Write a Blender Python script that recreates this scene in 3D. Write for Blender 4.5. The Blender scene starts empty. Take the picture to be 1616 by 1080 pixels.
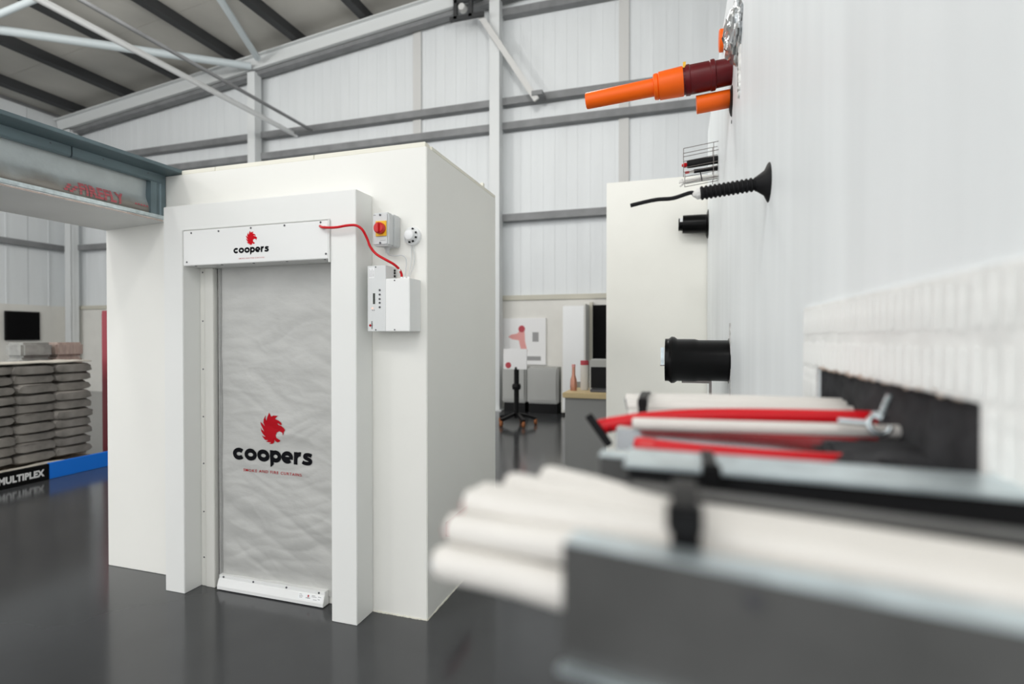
import bpy, bmesh, math, random
from mathutils import Vector, Matrix, noise

random.seed(7)
scene = bpy.context.scene
C = scene.collection

# ------------------------------------------------------------------ camera, world, lights, exposure
cam_data = bpy.data.cameras.new('camera')
cam_data.sensor_width = 36.0
cam_data.lens = 36.0 * 840.0 / 1616.0
cam_data.clip_start = 0.02
cam_data.clip_end = 200
cam_data.dof.use_dof = True
cam_data.dof.focus_distance = 2.45
cam_data.dof.aperture_fstop = 1.7
cam = bpy.data.objects.new('camera', cam_data)
cam.location = (0, 0, 1.55)
cam.rotation_euler = (math.radians(90) - math.atan(8 / 840.0), 0, math.radians(17.3))
C.objects.link(cam)
scene.camera = cam

world = bpy.data.worlds.new('daylight')
scene.world = world
world.use_nodes = True
world.node_tree.nodes['Background'].inputs[0].default_value = (0.98, 0.99, 1.0, 1)
world.node_tree.nodes['Background'].inputs[1].default_value = 1.6

def fill_light(loc, power, col=(1.0, 0.985, 0.95)):
    d = bpy.data.lights.new('fill_light', 'POINT')
    d.shadow_soft_size = 0.3; d.energy = power; d.color = col
    o = bpy.data.objects.new('fill_light', d)
    o.location = loc
    C.objects.link(o)
    return o
# fill lights added out of view to brighten roof, far wall and test wall
for lx, ly, pw in ((-1.9, 6.1, 165), (-6.4, 4.8, 195), (-11.0, 3.0, 260), (-4.6, -1.6, 150), (-9.2, -2.2, 190), (-0.1, -2.8, 150)):
    fill_light((lx, ly, 6.5), pw)

vs = scene.view_settings
vs.view_transform = 'Standard'
vs.look = 'None'
vs.gamma = 1.0
vs.use_curve_mapping = False
vs.exposure = 0.38
try:
    scene.cycles.use_denoising = True
    scene.cycles.max_bounces = 8
    scene.cycles.diffuse_bounces = 5
except Exception:
    pass

# ------------------------------------------------------------------ materials
def mat(name, col, rough=0.6, metal=0.0, var=0.0, vscale=3.0, bump=0.0, bscale=40.0, spec=0.5, stretch=(1, 1, 1), emit=0.0, coat=0.0):
    m = bpy.data.materials.new(name)
    m.use_nodes = True
    nt = m.node_tree
    b = nt.nodes['Principled BSDF']
    b.inputs['Base Color'].default_value = (*col, 1)
    b.inputs['Roughness'].default_value = rough
    b.inputs['Metallic'].default_value = metal
    b.inputs['Specular IOR Level'].default_value = spec
    if coat:
        b.inputs['Coat Weight'].default_value = coat
        b.inputs['Coat Roughness'].default_value = 0.08
    if emit:
        b.inputs['Emission Color'].default_value = (*col, 1)
        b.inputs['Emission Strength'].default_value = emit
    if var or bump:
        tc = nt.nodes.new('ShaderNodeTexCoord')
        mp = nt.nodes.new('ShaderNodeMapping')
        mp.inputs['Scale'].default_value = stretch
        nt.links.new(tc.outputs['Object'], mp.inputs['Vector'])
    if var:
        n = nt.nodes.new('ShaderNodeTexNoise')
        n.inputs['Scale'].default_value = vscale
        n.inputs['Detail'].default_value = 5
        nt.links.new(mp.outputs['Vector'], n.inputs['Vector'])
        r = nt.nodes.new('ShaderNodeValToRGB')
        r.color_ramp.elements[0].position = 0.3
        r.color_ramp.elements[1].position = 0.7
        r.color_ramp.elements[0].color = (*[max(0, c * (1 - var)) for c in col], 1)
        r.color_ramp.elements[1].color = (*[min(1, c * (1 + var * 0.6)) for c in col], 1)
        nt.links.new(n.outputs['Fac'], r.inputs['Fac'])
        nt.links.new(r.outputs['Color'], b.inputs['Base Color'])
    if bump:
        n2 = nt.nodes.new('ShaderNodeTexNoise')
        n2.inputs['Scale'].default_value = bscale
        n2.inputs['Detail'].default_value = 4
        nt.links.new(mp.outputs['Vector'], n2.inputs['Vector'])
        bp = nt.nodes.new('ShaderNodeBump')
        bp.inputs['Strength'].default_value = bump
        bp.inputs['Distance'].default_value = 0.01
        nt.links.new(n2.outputs['Fac'], bp.inputs['Height'])
        nt.links.new(bp.outputs['Normal'], b.inputs['Normal'])
    return m

M = {
    'floor': mat('floor_epoxy', (0.056, 0.058, 0.061), 0.15, var=0.16, vscale=1.2, bump=0.02, bscale=9, spec=0.5),
    'booth': mat('booth_white_paint', (0.835, 0.83, 0.785), 0.55, var=0.015, vscale=2, bump=0.03, bscale=60),
    'surround': mat('surround_white_paint', (0.82, 0.825, 0.80), 0.5, bump=0.02, bscale=70),
    'lid': mat('booth_lid_cream', (0.82, 0.80, 0.70), 0.6, var=0.05),
    'testwall': mat('test_wall_white', (0.87, 0.905, 0.92), 0.5, var=0.05, vscale=2.2, bump=0.04, bscale=14, stretch=(1, 4, 0.35)),
    'cream': mat('cream_board', (0.95, 0.94, 0.875), 0.6, var=0.02),
    'cladding': mat('cladding_white', (0.72, 0.745, 0.755), 0.5, var=0.04, vscale=1.5, stretch=(3, 3, 0.3)),
    'dado': mat('dado_white', (0.72, 0.71, 0.67), 0.7, var=0.04),
    'dado_rail': mat('dado_rail_beige', (0.55, 0.53, 0.45), 0.7),
    'girt': mat('girt_shaded', (0.215, 0.22, 0.225), 0.55, var=0.2),  # galvanised rails, their shade put into this dark grey
    'steelwhite': mat('steel_white_paint', (0.68, 0.70, 0.70), 0.5),
    'tube': mat('brace_tube_paint', (0.58, 0.64, 0.66), 0.4),
    'bright_pipe': mat('bright_pipe', (0.86, 0.87, 0.87), 0.25),
    'deck': mat('roof_deck', (0.52, 0.505, 0.465), 0.75, var=0.12, vscale=0.8),
    'purlin': mat('purlin_shaded', (0.035, 0.036, 0.038), 0.6),  # near-black because the shade on the purlins is put into the colour
    'rooflining': mat('lining_grey', (0.60, 0.60, 0.585), 0.7),
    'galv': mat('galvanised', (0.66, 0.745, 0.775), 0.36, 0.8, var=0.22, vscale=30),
    'galv_shaded': mat('galvanised_shaded', (0.115, 0.115, 0.112), 0.45, 0.6, var=0.2, vscale=14),  # darkened copy of galv, the near tray's shading put into its colour
    'teal': mat('channel_steel_blue', (0.15, 0.205, 0.225), 0.42, 0.35, var=0.2, vscale=9, stretch=(1, 0.3, 1)),
    'board_edge': mat('board_edge_pink', (0.62, 0.50, 0.44), 0.9, var=0.25, vscale=30),
    'board': mat('plasterboard', (0.88, 0.885, 0.87), 0.8, var=0.04),
    'fabric': mat('curtain_fabric', (0.50, 0.50, 0.48), 0.52, 0.12, var=0.07, vscale=5, bump=0.22, bscale=16, stretch=(1, 1, 1.8)),
    'stitch': mat('curtain_seam', (0.12, 0.12, 0.12), 0.8),
    'barrier': mat('barrier_cloth', (0.50, 0.545, 0.55), 0.45, 0.25, var=0.12, vscale=9, bump=0.1, bscale=60),
    'galv_shiny': mat('galvanised_bright', (0.52, 0.54, 0.55), 0.14, 0.95, var=0.12, vscale=20),
    'barrier_stain': mat('barrier_stain', (0.36, 0.335, 0.30), 0.6, var=0.25, vscale=14),
    'dark': mat('gap_dark', (0.02, 0.02, 0.02), 0.8),
    'white_metal': mat('white_powder_coat', (0.83, 0.835, 0.82), 0.38),
    'guide': mat('guide_powder_coat', (0.72, 0.715, 0.67), 0.42),
    'grey_plastic': mat('light_grey_plastic', (0.62, 0.635, 0.635), 0.42),
    'panel_face': mat('panel_face_grey', (0.69, 0.705, 0.70), 0.42),
    'white_plastic': mat('white_plastic', (0.86, 0.87, 0.87), 0.32),
    'black_plastic': mat('black_plastic', (0.006, 0.006, 0.0065), 0.45, spec=0.18),
    'black_rubber': mat('black_rubber', (0.009, 0.009, 0.010), 0.6, bump=0.1, bscale=60, spec=0.2),
    'black_pipe': mat('black_pipe', (0.002, 0.002, 0.0022), 0.28, spec=0.16),
    'red_knob': mat('red_knob', (0.62, 0.012, 0.015), 0.3),
    'yellow': mat('yellow_plate', (0.85, 0.48, 0.01), 0.45),
    'red_cable': mat('red_cable', (0.60, 0.003, 0.010), 0.34, spec=0.3),
    'red_print': mat('red_print', (0.40, 0.003, 0.010), 0.6, spec=0.1),
    'red_print_bright': mat('red_print_bright', (0.58, 0.004, 0.012), 0.6, spec=0.1),
    'red_faded': mat('red_faded', (0.55, 0.13, 0.15), 0.7),
    'black_print': mat('black_print', (0.004, 0.004, 0.006), 0.6, spec=0.08),
    'screw': mat('screw_steel', (0.10, 0.10, 0.11), 0.4, 0.6),
    'white_cable': mat('white_cable', (0.71, 0.685, 0.645), 0.42, var=0.03, vscale=20),
    'core_red': mat('core_red', (0.45, 0.03, 0.05), 0.5),
    'core_blue': mat('core_blue', (0.10, 0.30, 0.55), 0.5),
    'orange': mat('orange_pipe', (0.95, 0.135, 0.004), 0.42, spec=0.3),
    'maroon': mat('maroon_pipe', (0.12, 0.005, 0.008), 0.38, spec=0.3, var=0.15, vscale=14),
    'foil': mat('foil', (0.66, 0.68, 0.69), 0.28, 0.9, var=0.25, vscale=25, bump=0.5, bscale=40),
    'sealant': mat('white_sealant', (0.80, 0.80, 0.78), 0.6, bump=0.3, bscale=50),
    'wire': mat('wire_grey', (0.22, 0.20, 0.19), 0.45, 0.6),
    'wool': mat('white_wool', (0.80, 0.79, 0.76), 0.95, bump=0.6, bscale=120),
    'filler': mat('black_filler', (0.034, 0.034, 0.037), 0.8, spec=0.25, var=0.45, vscale=14, bump=0.5, bscale=30),
    'ribbed': mat('ribbed_board', (0.88, 0.885, 0.87), 0.7, var=0.08, vscale=26, bump=0.35, bscale=120),
    'tape': mat('scrim_tape', (0.70, 0.70, 0.69), 0.8, var=0.45, vscale=45, bump=0.4, bscale=60),
    'crumb': mat('crumb_beige', (0.50, 0.40, 0.33), 0.95, var=0.3, vscale=60),
    'bolt': mat('bolt_zinc', (0.50, 0.55, 0.57), 0.25, 0.95),
    'sack': mat('sack_grey', (0.25, 0.232, 0.21), 0.85, var=0.4, vscale=5, bump=0.5, bscale=12),
    'sack_top': mat('sack_pale', (0.52, 0.49, 0.43), 0.85, var=0.25, vscale=7, bump=0.3, bscale=12),
    'wrap_grey': mat('wrap_grey', (0.33, 0.33, 0.31), 0.5, var=0.35, vscale=7),
    'wrap_pink': mat('wrap_pink', (0.42, 0.33, 0.29), 0.5, var=0.25, vscale=9, stretch=(4, 4, 0.5)),
    'wood': mat('pallet_wood', (0.30, 0.23, 0.16), 0.85, var=0.3, vscale=12),
    'blue': mat('blue_board', (0.003, 0.19, 0.80), 0.45),
    'black_board': mat('black_board', (0.003, 0.003, 0.0035), 0.5, spec=0.15),
    'white_print': mat('white_print', (0.80, 0.80, 0.80), 0.5),
    'red_post': mat('red_paint', (0.28, 0.018, 0.035), 0.45),
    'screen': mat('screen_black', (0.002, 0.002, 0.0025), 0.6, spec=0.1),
    'counter_grey': mat('counter_grey', (0.30, 0.305, 0.30), 0.55),
    'beige': mat('counter_beige', (0.62, 0.49, 0.27), 0.55),
    'poster': mat('poster_white', (0.80, 0.80, 0.80), 0.6),
    'poster_pink': mat('poster_pink', (0.72, 0.33, 0.31), 0.6),
    'poster_red': mat('poster_red', (0.45, 0.05, 0.07), 0.6),
    'cab_grey': mat('cabinet_grey', (0.43, 0.435, 0.42), 0.5),
    'copper': mat('copper', (0.62, 0.30, 0.22), 0.3, 0.6),
    'rust': mat('rust_orange', (0.30, 0.10, 0.03), 0.7),
    'lamp_led': mat('indicator_led', (1.0, 0.25, 0.15), 0.4, emit=2.0),
    'lcd': mat('lcd_dark', (0.03, 0.035, 0.03), 0.25),
    'label_grey': mat('label_print_grey', (0.30, 0.30, 0.30), 0.6),
}

# ------------------------------------------------------------------ mesh helpers
def soil(m, dirt, zc, zr):
    nt = m.node_tree; b = nt.nodes['Principled BSDF']
    src = b.inputs['Base Color'].links[0].from_socket
    tc = nt.nodes.new('ShaderNodeTexCoord'); sp = nt.nodes.new('ShaderNodeSeparateXYZ')
    nt.links.new(tc.outputs['Object'], sp.inputs[0])
    n = nt.nodes.new('ShaderNodeTexNoise'); n.inputs['Scale'].default_value = 7; n.inputs['Detail'].default_value = 6
    nt.links.new(tc.outputs['Object'], n.inputs['Vector'])
    ma = nt.nodes.new('ShaderNodeMath'); ma.operation = 'MULTIPLY_ADD'; ma.inputs[1].default_value = 0.12
    nt.links.new(n.outputs['Fac'], ma.inputs[0]); nt.links.new(sp.outputs['Z'], ma.inputs[2])
    mr = nt.nodes.new('ShaderNodeMapRange'); mr.inputs['From Min'].default_value = zc + 0.06 + zr; mr.inputs['From Max'].default_value = zc + 0.06 - zr
    nt.links.new(ma.outputs[0], mr.inputs['Value'])
    mx = nt.nodes.new('ShaderNodeMix'); mx.data_type = 'RGBA'
    nt.links.new(mr.outputs[0], mx.inputs[0]); nt.links.new(src, mx.inputs[6]); mx.inputs[7].default_value = (*dirt, 1)
    nt.links.new(mx.outputs[2], b.inputs['Base Color'])
soil(M['barrier'], (0.30, 0.28, 0.25), 2.385, 0.035)

class MB:
    def __init__(self):
        self.v = []; self.f = []
    def box(self, x0, y0, z0, x1, y1, z1):
        x0, x1 = min(x0, x1), max(x0, x1); y0, y1 = min(y0, y1), max(y0, y1); z0, z1 = min(z0, z1), max(z0, z1)
        n = len(self.v)
        self.v += [(x0, y0, z0), (x1, y0, z0), (x1, y1, z0), (x0, y1, z0), (x0, y0, z1), (x1, y0, z1), (x1, y1, z1), (x0, y1, z1)]
        for q in ((0, 3, 2, 1), (4, 5, 6, 7), (0, 1, 5, 4), (1, 2, 6, 5), (2, 3, 7, 6), (3, 0, 4, 7)):
            self.f.append([n + i for i in q])
        return self
    def hexa(self, pts):
        n = len(self.v); self.v += [tuple(p) for p in pts]
        for q in ((0, 3, 2, 1), (4, 5, 6, 7), (0, 1, 5, 4), (1, 2, 6, 5), (2, 3, 7, 6), (3, 0, 4, 7)):
            self.f.append([n + i for i in q])
        return self
    def bar(self, p0, p1, w, h, up=(0, 0, 1)):
        p0 = Vector(p0); p1 = Vector(p1); d = (p1 - p0).normalized()
        s = d.cross(Vector(up))
        if s.length < 1e-6: s = d.cross(Vector((1, 0, 0)))
        s.normalize(); u = s.cross(d).normalized()
        s *= w / 2; u *= h / 2
        return self.hexa([p0 - s - u, p1 - s - u, p1 + s - u, p0 + s - u, p0 - s + u, p1 - s + u, p1 + s + u, p0 + s + u])
    def tube(self, path, r, n=14, caps=True):
        P = [Vector(p) for p in path]
        R = r if isinstance(r, (list, tuple)) else [r] * len(P)
        T = []
        for i in range(len(P)):
            a = P[max(0, i - 1)]; b = P[min(len(P) - 1, i + 1)]
            t = b - a
            T.append(t.normalized() if t.length > 1e-9 else (T[-1] if T else Vector((1, 0, 0))))
        ref = Vector((0, 0, 1)) if abs(T[0].z) < 0.9 else Vector((1, 0, 0))
        s = T[0].cross(ref).normalized()
        base = len(self.v)
        for i, p in enumerate(P):
            s = (s - T[i] * s.dot(T[i])).normalized()
            u = T[i].cross(s)
            for k in range(n):
                a = 2 * math.pi * k / n
                self.v.append(tuple(p + (s * math.cos(a) + u * math.sin(a)) * R[i]))
        for i in range(len(P) - 1):
            for k in range(n):
                a = base + i * n + k; b = base + i * n + (k + 1) % n
                self.f.append([a, b, b + n, a + n])
        if caps:
            self.f.append([base + k for k in range(n)][::-1])
            e = base + (len(P) - 1) * n
            self.f.append([e + k for k in range(n)])
        return self
    def lathe(self, p0, axis, prof, n=24, caps=True):
        p0 = Vector(p0); ax = Vector(axis).normalized()
        # keep direction constant: profile points along a straight axis
        ref = Vector((0, 0, 1)) if abs(ax.z) < 0.9 else Vector((1, 0, 0))
        s = ax.cross(ref).normalized(); u = ax.cross(s)
        base = len(self.v)
        for t, r in prof:
            for k in range(n):
                a = 2 * math.pi * k / n
                self.v.append(tuple(p0 + ax * t + (s * math.cos(a) + u * math.sin(a)) * max(r, 1e-5)))
        for i in range(len(prof) - 1):
            for k in range(n):
                a = base + i * n + k; b = base + i * n + (k + 1) % n
                self.f.append([a, b, b + n, a + n])
        if caps:
            self.f.append([base + k for k in range(n)][::-1])
            e = base + (len(prof) - 1) * n
            self.f.append([e + k for k in range(n)])
        return self
    def prism(self, poly, fn, d0, d1):
        """poly: 2-D outline, fn(u, v, d) -> 3-D point"""
        n = len(poly); b = len(self.v)
        for d in (d0, d1):
            for (u, v) in poly: self.v.append(tuple(fn(u, v, d)))
        self.f.append([b + i for i in range(n)][::-1])
        self.f.append([b + n + i for i in range(n)])
        for i in range(n):
            j = (i + 1) % n
            self.f.append([b + i, b + j, b + n + j, b + n + i])
        return self
    def ribbon(self, pts, w, fn, d, closed=False, butt=0.0):
        """flat stroke of width w along 2-D pts, lifted to 3-D by fn(u, v, d)"""
        P = [Vector(p) for p in pts]; n = len(P); b = len(self.v)
        for i in range(n):
            a = P[(i - 1) % n] if closed else P[max(0, i - 1)]
            c = P[(i + 1) % n] if closed else P[min(n - 1, i + 1)]
            t = (c - a).normalized(); s = Vector((-t.y, t.x)) * w / 2
            for q in (P[i] + s, P[i] - s): self.v.append(tuple(fn(q.x, q.y, d)))
        m = n if closed else n - 1
        for i in range(m):
            j = (i + 1) % n
            self.f.append([b + 2 * i, b + 2 * i + 1, b + 2 * j + 1, b + 2 * j])
        return self
    def build(self, name, m, parent=None, bevel=0.0, seg=2, smooth=False, fix=True):
        me = bpy.data.meshes.new(name)
        me.from_pydata([tuple(p) for p in self.v], [], self.f)
        bm = bmesh.new(); bm.from_mesh(me)
        if fix: bmesh.ops.recalc_face_normals(bm, faces=bm.faces)
        if bevel:
            es = [e for e in bm.edges if len(e.link_faces) == 2 and e.calc_face_angle(0) > 0.5]
            bmesh.ops.bevel(bm, geom=es, offset=bevel, segments=seg, affect='EDGES', clamp_overlap=True)
        bm.to_mesh(me); bm.free()
        if smooth:
            me.shade_smooth()
            try: me.set_sharp_from_angle(angle=math.radians(38))
            except Exception: pass
        me.materials.append(M[m] if isinstance(m, str) else m)
        o = bpy.data.objects.new(name, me)
        C.objects.link(o)
        if parent is not None: attach(o, parent)
        return o

def attach(o, parent):
    o.parent = parent
    t = Vector((0, 0, 0)); p = parent
    while p is not None:
        t += p.location
        if p.parent is not None: t += p.matrix_parent_inverse.to_translation()
        p = p.parent
    o.matrix_parent_inverse = Matrix.Translation(-t)

def tag(o, label, cat, group=None, kind=None):
    o['label'] = label; o['category'] = cat
    if group: o['group'] = group
    if kind: o['kind'] = kind
    return o
def thing(name, label, cat, loc, group=None):
    o = bpy.data.objects.new(name, None)
    o.empty_display_size = 0.1
    o.location = loc
    C.objects.link(o)
    return tag(o, label, cat, group)
def struct(o, label=None):
    o['kind'] = 'structure'
    if label: o['label'] = label
    return o
def box(name, m, parent, x0, y0, z0, x1, y1, z1, bevel=0.0):
    return MB().box(x0, y0, z0, x1, y1, z1).build(name, m, parent, bevel)
def linked(src, name, parent, offset):
    o = src.copy(); o.name = name; C.objects.link(o)
    if parent is not None:
        attach(o, parent)
    o.location = Vector(src.location) + Vector(offset)
    return o

def smooth_path(pts, k=6):
    P = [Vector(p) for p in pts]; out = []
    for i in range(len(P) - 1):
        p0 = P[max(0, i - 1)]; p1 = P[i]; p2 = P[i + 1]; p3 = P[min(len(P) - 1, i + 2)]
        for j in range(k):
            t = j / k
            out.append(0.5 * ((2 * p1) + (p2 - p0) * t + (2 * p0 - 5 * p1 + 4 * p2 - p3) * t * t + (3 * p1 - p0 - 3 * p2 + p3) * t ** 3))
    out.append(P[-1]); return out

def text_geo(s, bold=0.0, space=1.0):
    cu = bpy.data.curves.new('txt', 'FONT'); cu.body = s; cu.size = 1; cu.offset = bold; cu.space_character = space
    cu.resolution_u = 4
    ob = bpy.data.objects.new('txt', cu); C.objects.link(ob)
    bpy.context.view_layer.update()
    dg = bpy.context.evaluated_depsgraph_get()
    me = bpy.data.meshes.new_from_object(ob.evaluated_get(dg))
    v = [(p.co.x, p.co.y) for p in me.vertices]; f = [list(p.vertices) for p in me.polygons]
    bpy.data.objects.remove(ob); bpy.data.curves.remove(cu); bpy.data.meshes.remove(me)
    x0 = min(p[0] for p in v); x1 = max(p[0] for p in v); y0 = min(p[1] for p in v); y1 = max(p[1] for p in v)
    v = [((p[0] - x0) / (x1 - x0), (p[1] - y0) / (y1 - y0)) for p in v]
    return v, f
def text_obj(name, s, m, parent, fn, bold=0.0, space=1.0, slices=None):
    """fn(u, v) with u, v in 0..1 across the string's bounding box"""
    v, f = text_geo(s, bold, space)
    me = bpy.data.meshes.new(name)
    me.from_pydata([(a, b, 0) for a, b in v], [], f)
    bm = bmesh.new(); bm.from_mesh(me)
    if slices:
        for a, b in slices:
            for z in (a, b):
                bmesh.ops.bisect_plane(bm, geom=bm.verts[:] + bm.edges[:] + bm.faces[:], plane_co=(0, z, 0), plane_no=(0, 1, 0))
        dead = [fc for fc in bm.faces if any(a < fc.calc_center_median().y < b for a, b in slices)]
        bmesh.ops.delete(bm, geom=dead, context='FACES')
    for p in bm.verts: p.co = Vector(fn(p.co.x, p.co.y))
    bm.to_mesh(me); bm.free()
    me.materials.append(M[m])
    o = bpy.data.objects.new(name, me); C.objects.link(o)
    if parent is not None: attach(o, parent)
    return o

# ------------------------------------------------------------------ the lion emblem and lettering
LION = [(-0.137, 0.5), (-0.061, 0.373), (0.028, 0.408), (0.202, 0.408), (0.139, 0.356), (0.097, 0.302), (0.233, 0.263), (0.343, 0.196), (0.361, 0.13), (0.295, 0.121), (0.242, 0.165), (0.179, 0.162), (0.232, 0.118), (0.342, 0.097), (0.43, 0.039), (0.486, -0.03), (0.442, -0.09), (0.413, -0.205), (0.373, -0.109), (0.354, -0.11), (0.266, -0.078), (0.168, -0.12), (0.123, -0.211), (0.157, -0.293), (0.239, -0.335), (0.296, -0.373), (0.252, -0.417), (0.176, -0.438), (0.112, -0.405), (0.075, -0.354), (0.068, -0.423), (0.023, -0.478), (-0.041, -0.5), (-0.142, -0.498), (-0.066, -0.452), (-0.168, -0.453), (-0.264, -0.432), (-0.167, -0.392), (-0.296, -0.386), (-0.376, -0.312), (-0.43, -0.249), (-0.359, -0.272), (-0.276, -0.286), (-0.375, -0.207), (-0.446, -0.118), (-0.471, 0.012), (-0.423, -0.064), (-0.326, -0.125), (-0.406, 0.002), (-0.47, 0.104), (-0.486, 0.188), (-0.406, 0.134), (-0.312, 0.054), (-0.373, 0.162), (-0.357, 0.268), (-0.272, 0.408), (-0.283, 0.297), (-0.247, 0.225), (-0.212, 0.34)]
def lion(name, m, parent, cx, cz, h, surf, off, cut=False):
    from mathutils.geometry import tessellate_polygon
    me = bpy.data.meshes.new(name)
    bm = bmesh.new()
    vs_ = [bm.verts.new((u * 10, 0, v * 10)) for u, v in LION]
    for tri in tessellate_polygon([[Vector((u * 10, v * 10, 0)) for u, v in LION]]):
        bm.faces.new([vs_[q] for q in tri])
    if cut:          # fine cuts so the print follows the cloth
        for q in range(-4, 5):
            for no in ((1, 0, 0), (0, 0, 1)):
                bmesh.ops.bisect_plane(bm, geom=bm.verts[:] + bm.edges[:] + bm.faces[:], plane_co=Vector(no) * q * 1.03, plane_no=no)
    for p in bm.verts:
        xx = cx + p.co.x / 10 * h; zz = cz + p.co.z / 10 * h
        p.co = (xx, surf(xx, zz) - off, zz)
    bm.to_mesh(me); bm.free(); me.materials.append(M[m])
    o = bpy.data.objects.new(name, me); C.objects.link(o); attach(o, parent)
    return o
def ell(cx, cy, rx, ry, a0, a1, n=28):
    return [(cx + rx * math.cos(math.radians(a0 + (a1 - a0) * i / n)), cy + ry * math.sin(math.radians(a0 + (a1 - a0) * i / n))) for i in range(n + 1)]
def seg(p, q, n=8):
    return [(p[0] + (q[0] - p[0]) * i / n, p[1] + (q[1] - p[1]) * i / n) for i in range(n + 1)]
def coopers(name, m, parent, x0, z0, xh, surf, off):
    """the heavy rounded lower-case wordmark; xh = x-height, x0 / z0 = left end / baseline"""
    w = 0.35; b = MB()
    fn = lambda u, v, d: (x0 + u * xh, surf(x0 + u * xh, z0 + v * xh) - off, z0 + v * xh)
    r = 0.5 - w / 2
    def S(pts, ww=w, closed=False): b.ribbon(pts, ww, fn, 0, closed)
    S(ell(0.61, 0.5, 0.435, r, 42, 318))                                   # c
    for cx in (1.765, 3.03): S(ell(cx, 0.5, 0.43, r, 0, 360)[:-1], closed=True)   # o o
    S(ell(4.23, 0.5, 0.375, r, 0, 360)[:-1], closed=True)                     # p bowl
    b.prism([(3.70, 0.99), (3.70, -0.40), (3.82, -0.34), (4.03, -0.14), (4.03, 0.99)], fn, 0, 0)
    S(ell(5.37, 0.5, 0.40, r, 0, 318)); S(seg((4.95, 0.45), (5.93, 0.45)), 0.21)  # e
    S(seg((6.20, 0.0), (6.20, 0.99))); S(ell(6.60, 0.42, 0.40, 0.41, 165, 78))   # r
    s = [(7.70, 0.76), (7.52, 0.825), (7.33, 0.84), (7.12, 0.80), (7.05, 0.71), (7.10, 0.61), (7.30, 0.53), (7.50, 0.46), (7.61, 0.37), (7.58, 0.24), (7.45, 0.17), (7.22, 0.155), (7.0, 0.19), (6.86, 0.26)]
    S([(p.x, p.y) for p in smooth_path([(a, c, 0) for a, c in s], 4)], 0.30)
    o = b.build(name, m, parent, fix=False)
    return o

# ================================================================== THE SETTING
struct(box('floor', 'floor', None, -20, -14, -0.1, 12, 11.2, 0.0), 'dark grey glossy epoxy floor')

def roof_z(x): return 8.79 + 0.105 * (x + 5.03)       # centre line of the gable rafter
YW = 11.0
wf = struct(bpy.data.objects.new('wall_far', None), 'white clad gable wall with rails darkened for shade'); C.objects.link(wf)
# cladding sheets, each with small standing edges
x = -17.0; k = 0
while x < 8.0:
    w = 1.0
    zt0 = roof_z(x) + 0.35; zt1 = roof_z(x + w) + 0.35
    b = MB()
    b.hexa([(x + 0.001, YW, 2.42), (x + w - 0.001, YW, 2.42), (x + w - 0.001, YW + 0.06, 2.42), (x + 0.001, YW + 0.06, 2.42),
            (x + 0.001, YW, zt0), (x + w - 0.001, YW, zt1), (x + w - 0.001, YW + 0.06, zt1), (x + 0.001, YW + 0.06, zt0)])
    for q in (0.25, 0.5, 0.75): b.box(x + q - 0.02, YW - 0.006, 2.42, x + q + 0.02, YW, zt0 - 0.3)
    b.build('cladding_panel', 'cladding', wf)
    x += w
box('leak_backing', 'girt', wf, -17.2, YW + 0.06, 0, 8.1, YW + 0.10, 11)  # backing added to stop light leaking between the cladding sheets
box('lower_wall', 'dado', wf, -17, YW - 0.05, 0, 8, YW + 0.06, 2.34)
box('dado_rail', 'dado_rail', wf, -17, YW - 0.09, 2.34, 8, YW + 0.06, 2.44)
cols = (-16.4, -10.0, -3.69, 2.6)
for z in (4.09, 6.04, 6.56, 8.45):
    for a, c in ((-16.3, -10.1), (-9.9, -3.79), (-3.59, 2.5), (2.7, 8.0)):
        if roof_z(a) < z: continue
        MB().box(a, YW - 0.2, z - 0.075, c, YW - 0.03, z + 0.075).build('girt', 'girt', wf)
for xx in (-5.67, -1.05):
    box('rail_tie', 'rooflining', wf, xx - 0.1, YW - 0.05, 2.45, xx + 0.1, YW - 0.02, roof_z(xx) - 0.1)
wl = struct(bpy.data.objects.new('wall_left', None), 'white clad side wall of the hall'); C.objects.link(wl)
y = -1.0
while y < 11.0:
    b = MB().box(-17.06, y + 0.006, 2.42, -17.0, y + 0.994, roof_z(-17) + 0.3)
    b.box(-17.0, y + 0.48, 2.42, -16.98, y + 0.52, 7.5)
    b.build('cladding_panel', 'cladding', wl); y += 1
box('leak_backing', 'girt', wl, -17.12, -1, 0, -17.06, 11.1, 8.2)  # same added backing, closing the side wall's joints against light
box('lower_wall', 'dado', wl, -17.06, -1, 0, -16.95, 11, 2.43)
for z in (4.09, 6.3): box('girt', 'girt', wl, -17.0, -1, z - 0.075, -16.83, 10.9, z + 0.075)

struct(box('wall_side', 'cladding', None, 8.0, -11, 0, 8.06, 11.06, 10.8), 'unseen white side wall added to block light from the right')  # out of view, added to keep sky light off the booth side

cl = struct(bpy.data.objects.new('ceiling', None), 'grey sloping hall roof with shade-toned purlins'); C.objects.link(cl)
def slope_slab(name, m, xa, xb, ya, yb, up0, up1, parent):
    return MB().hexa([(xa, ya, roof_z(xa) + up0), (xb, ya, roof_z(xb) + up0), (xb, yb, roof_z(xb) + up0), (xa, yb, roof_z(xa) + up0),
                      (xa, ya, roof_z(xa) + up1), (xb, ya, roof_z(xb) + up1), (xb, yb, roof_z(xb) + up1), (xa, yb, roof_z(xa) + up1)]).build(name, m, parent)
yy = -5.0
while yy < 11:
    slope_slab('roof_sheet', 'deck', -17.2, 8.0, yy + 0.005, min(yy + 1.995, 11.06), 0.42, 0.50, cl); yy += 2.0
for i in range(13):
    xp = -16.1 + 1.85 * i
    slope_slab('purlin', 'purlin', xp - 0.09, xp + 0.09, -5.0, 10.98, 0.20, 0.42, cl)

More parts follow.
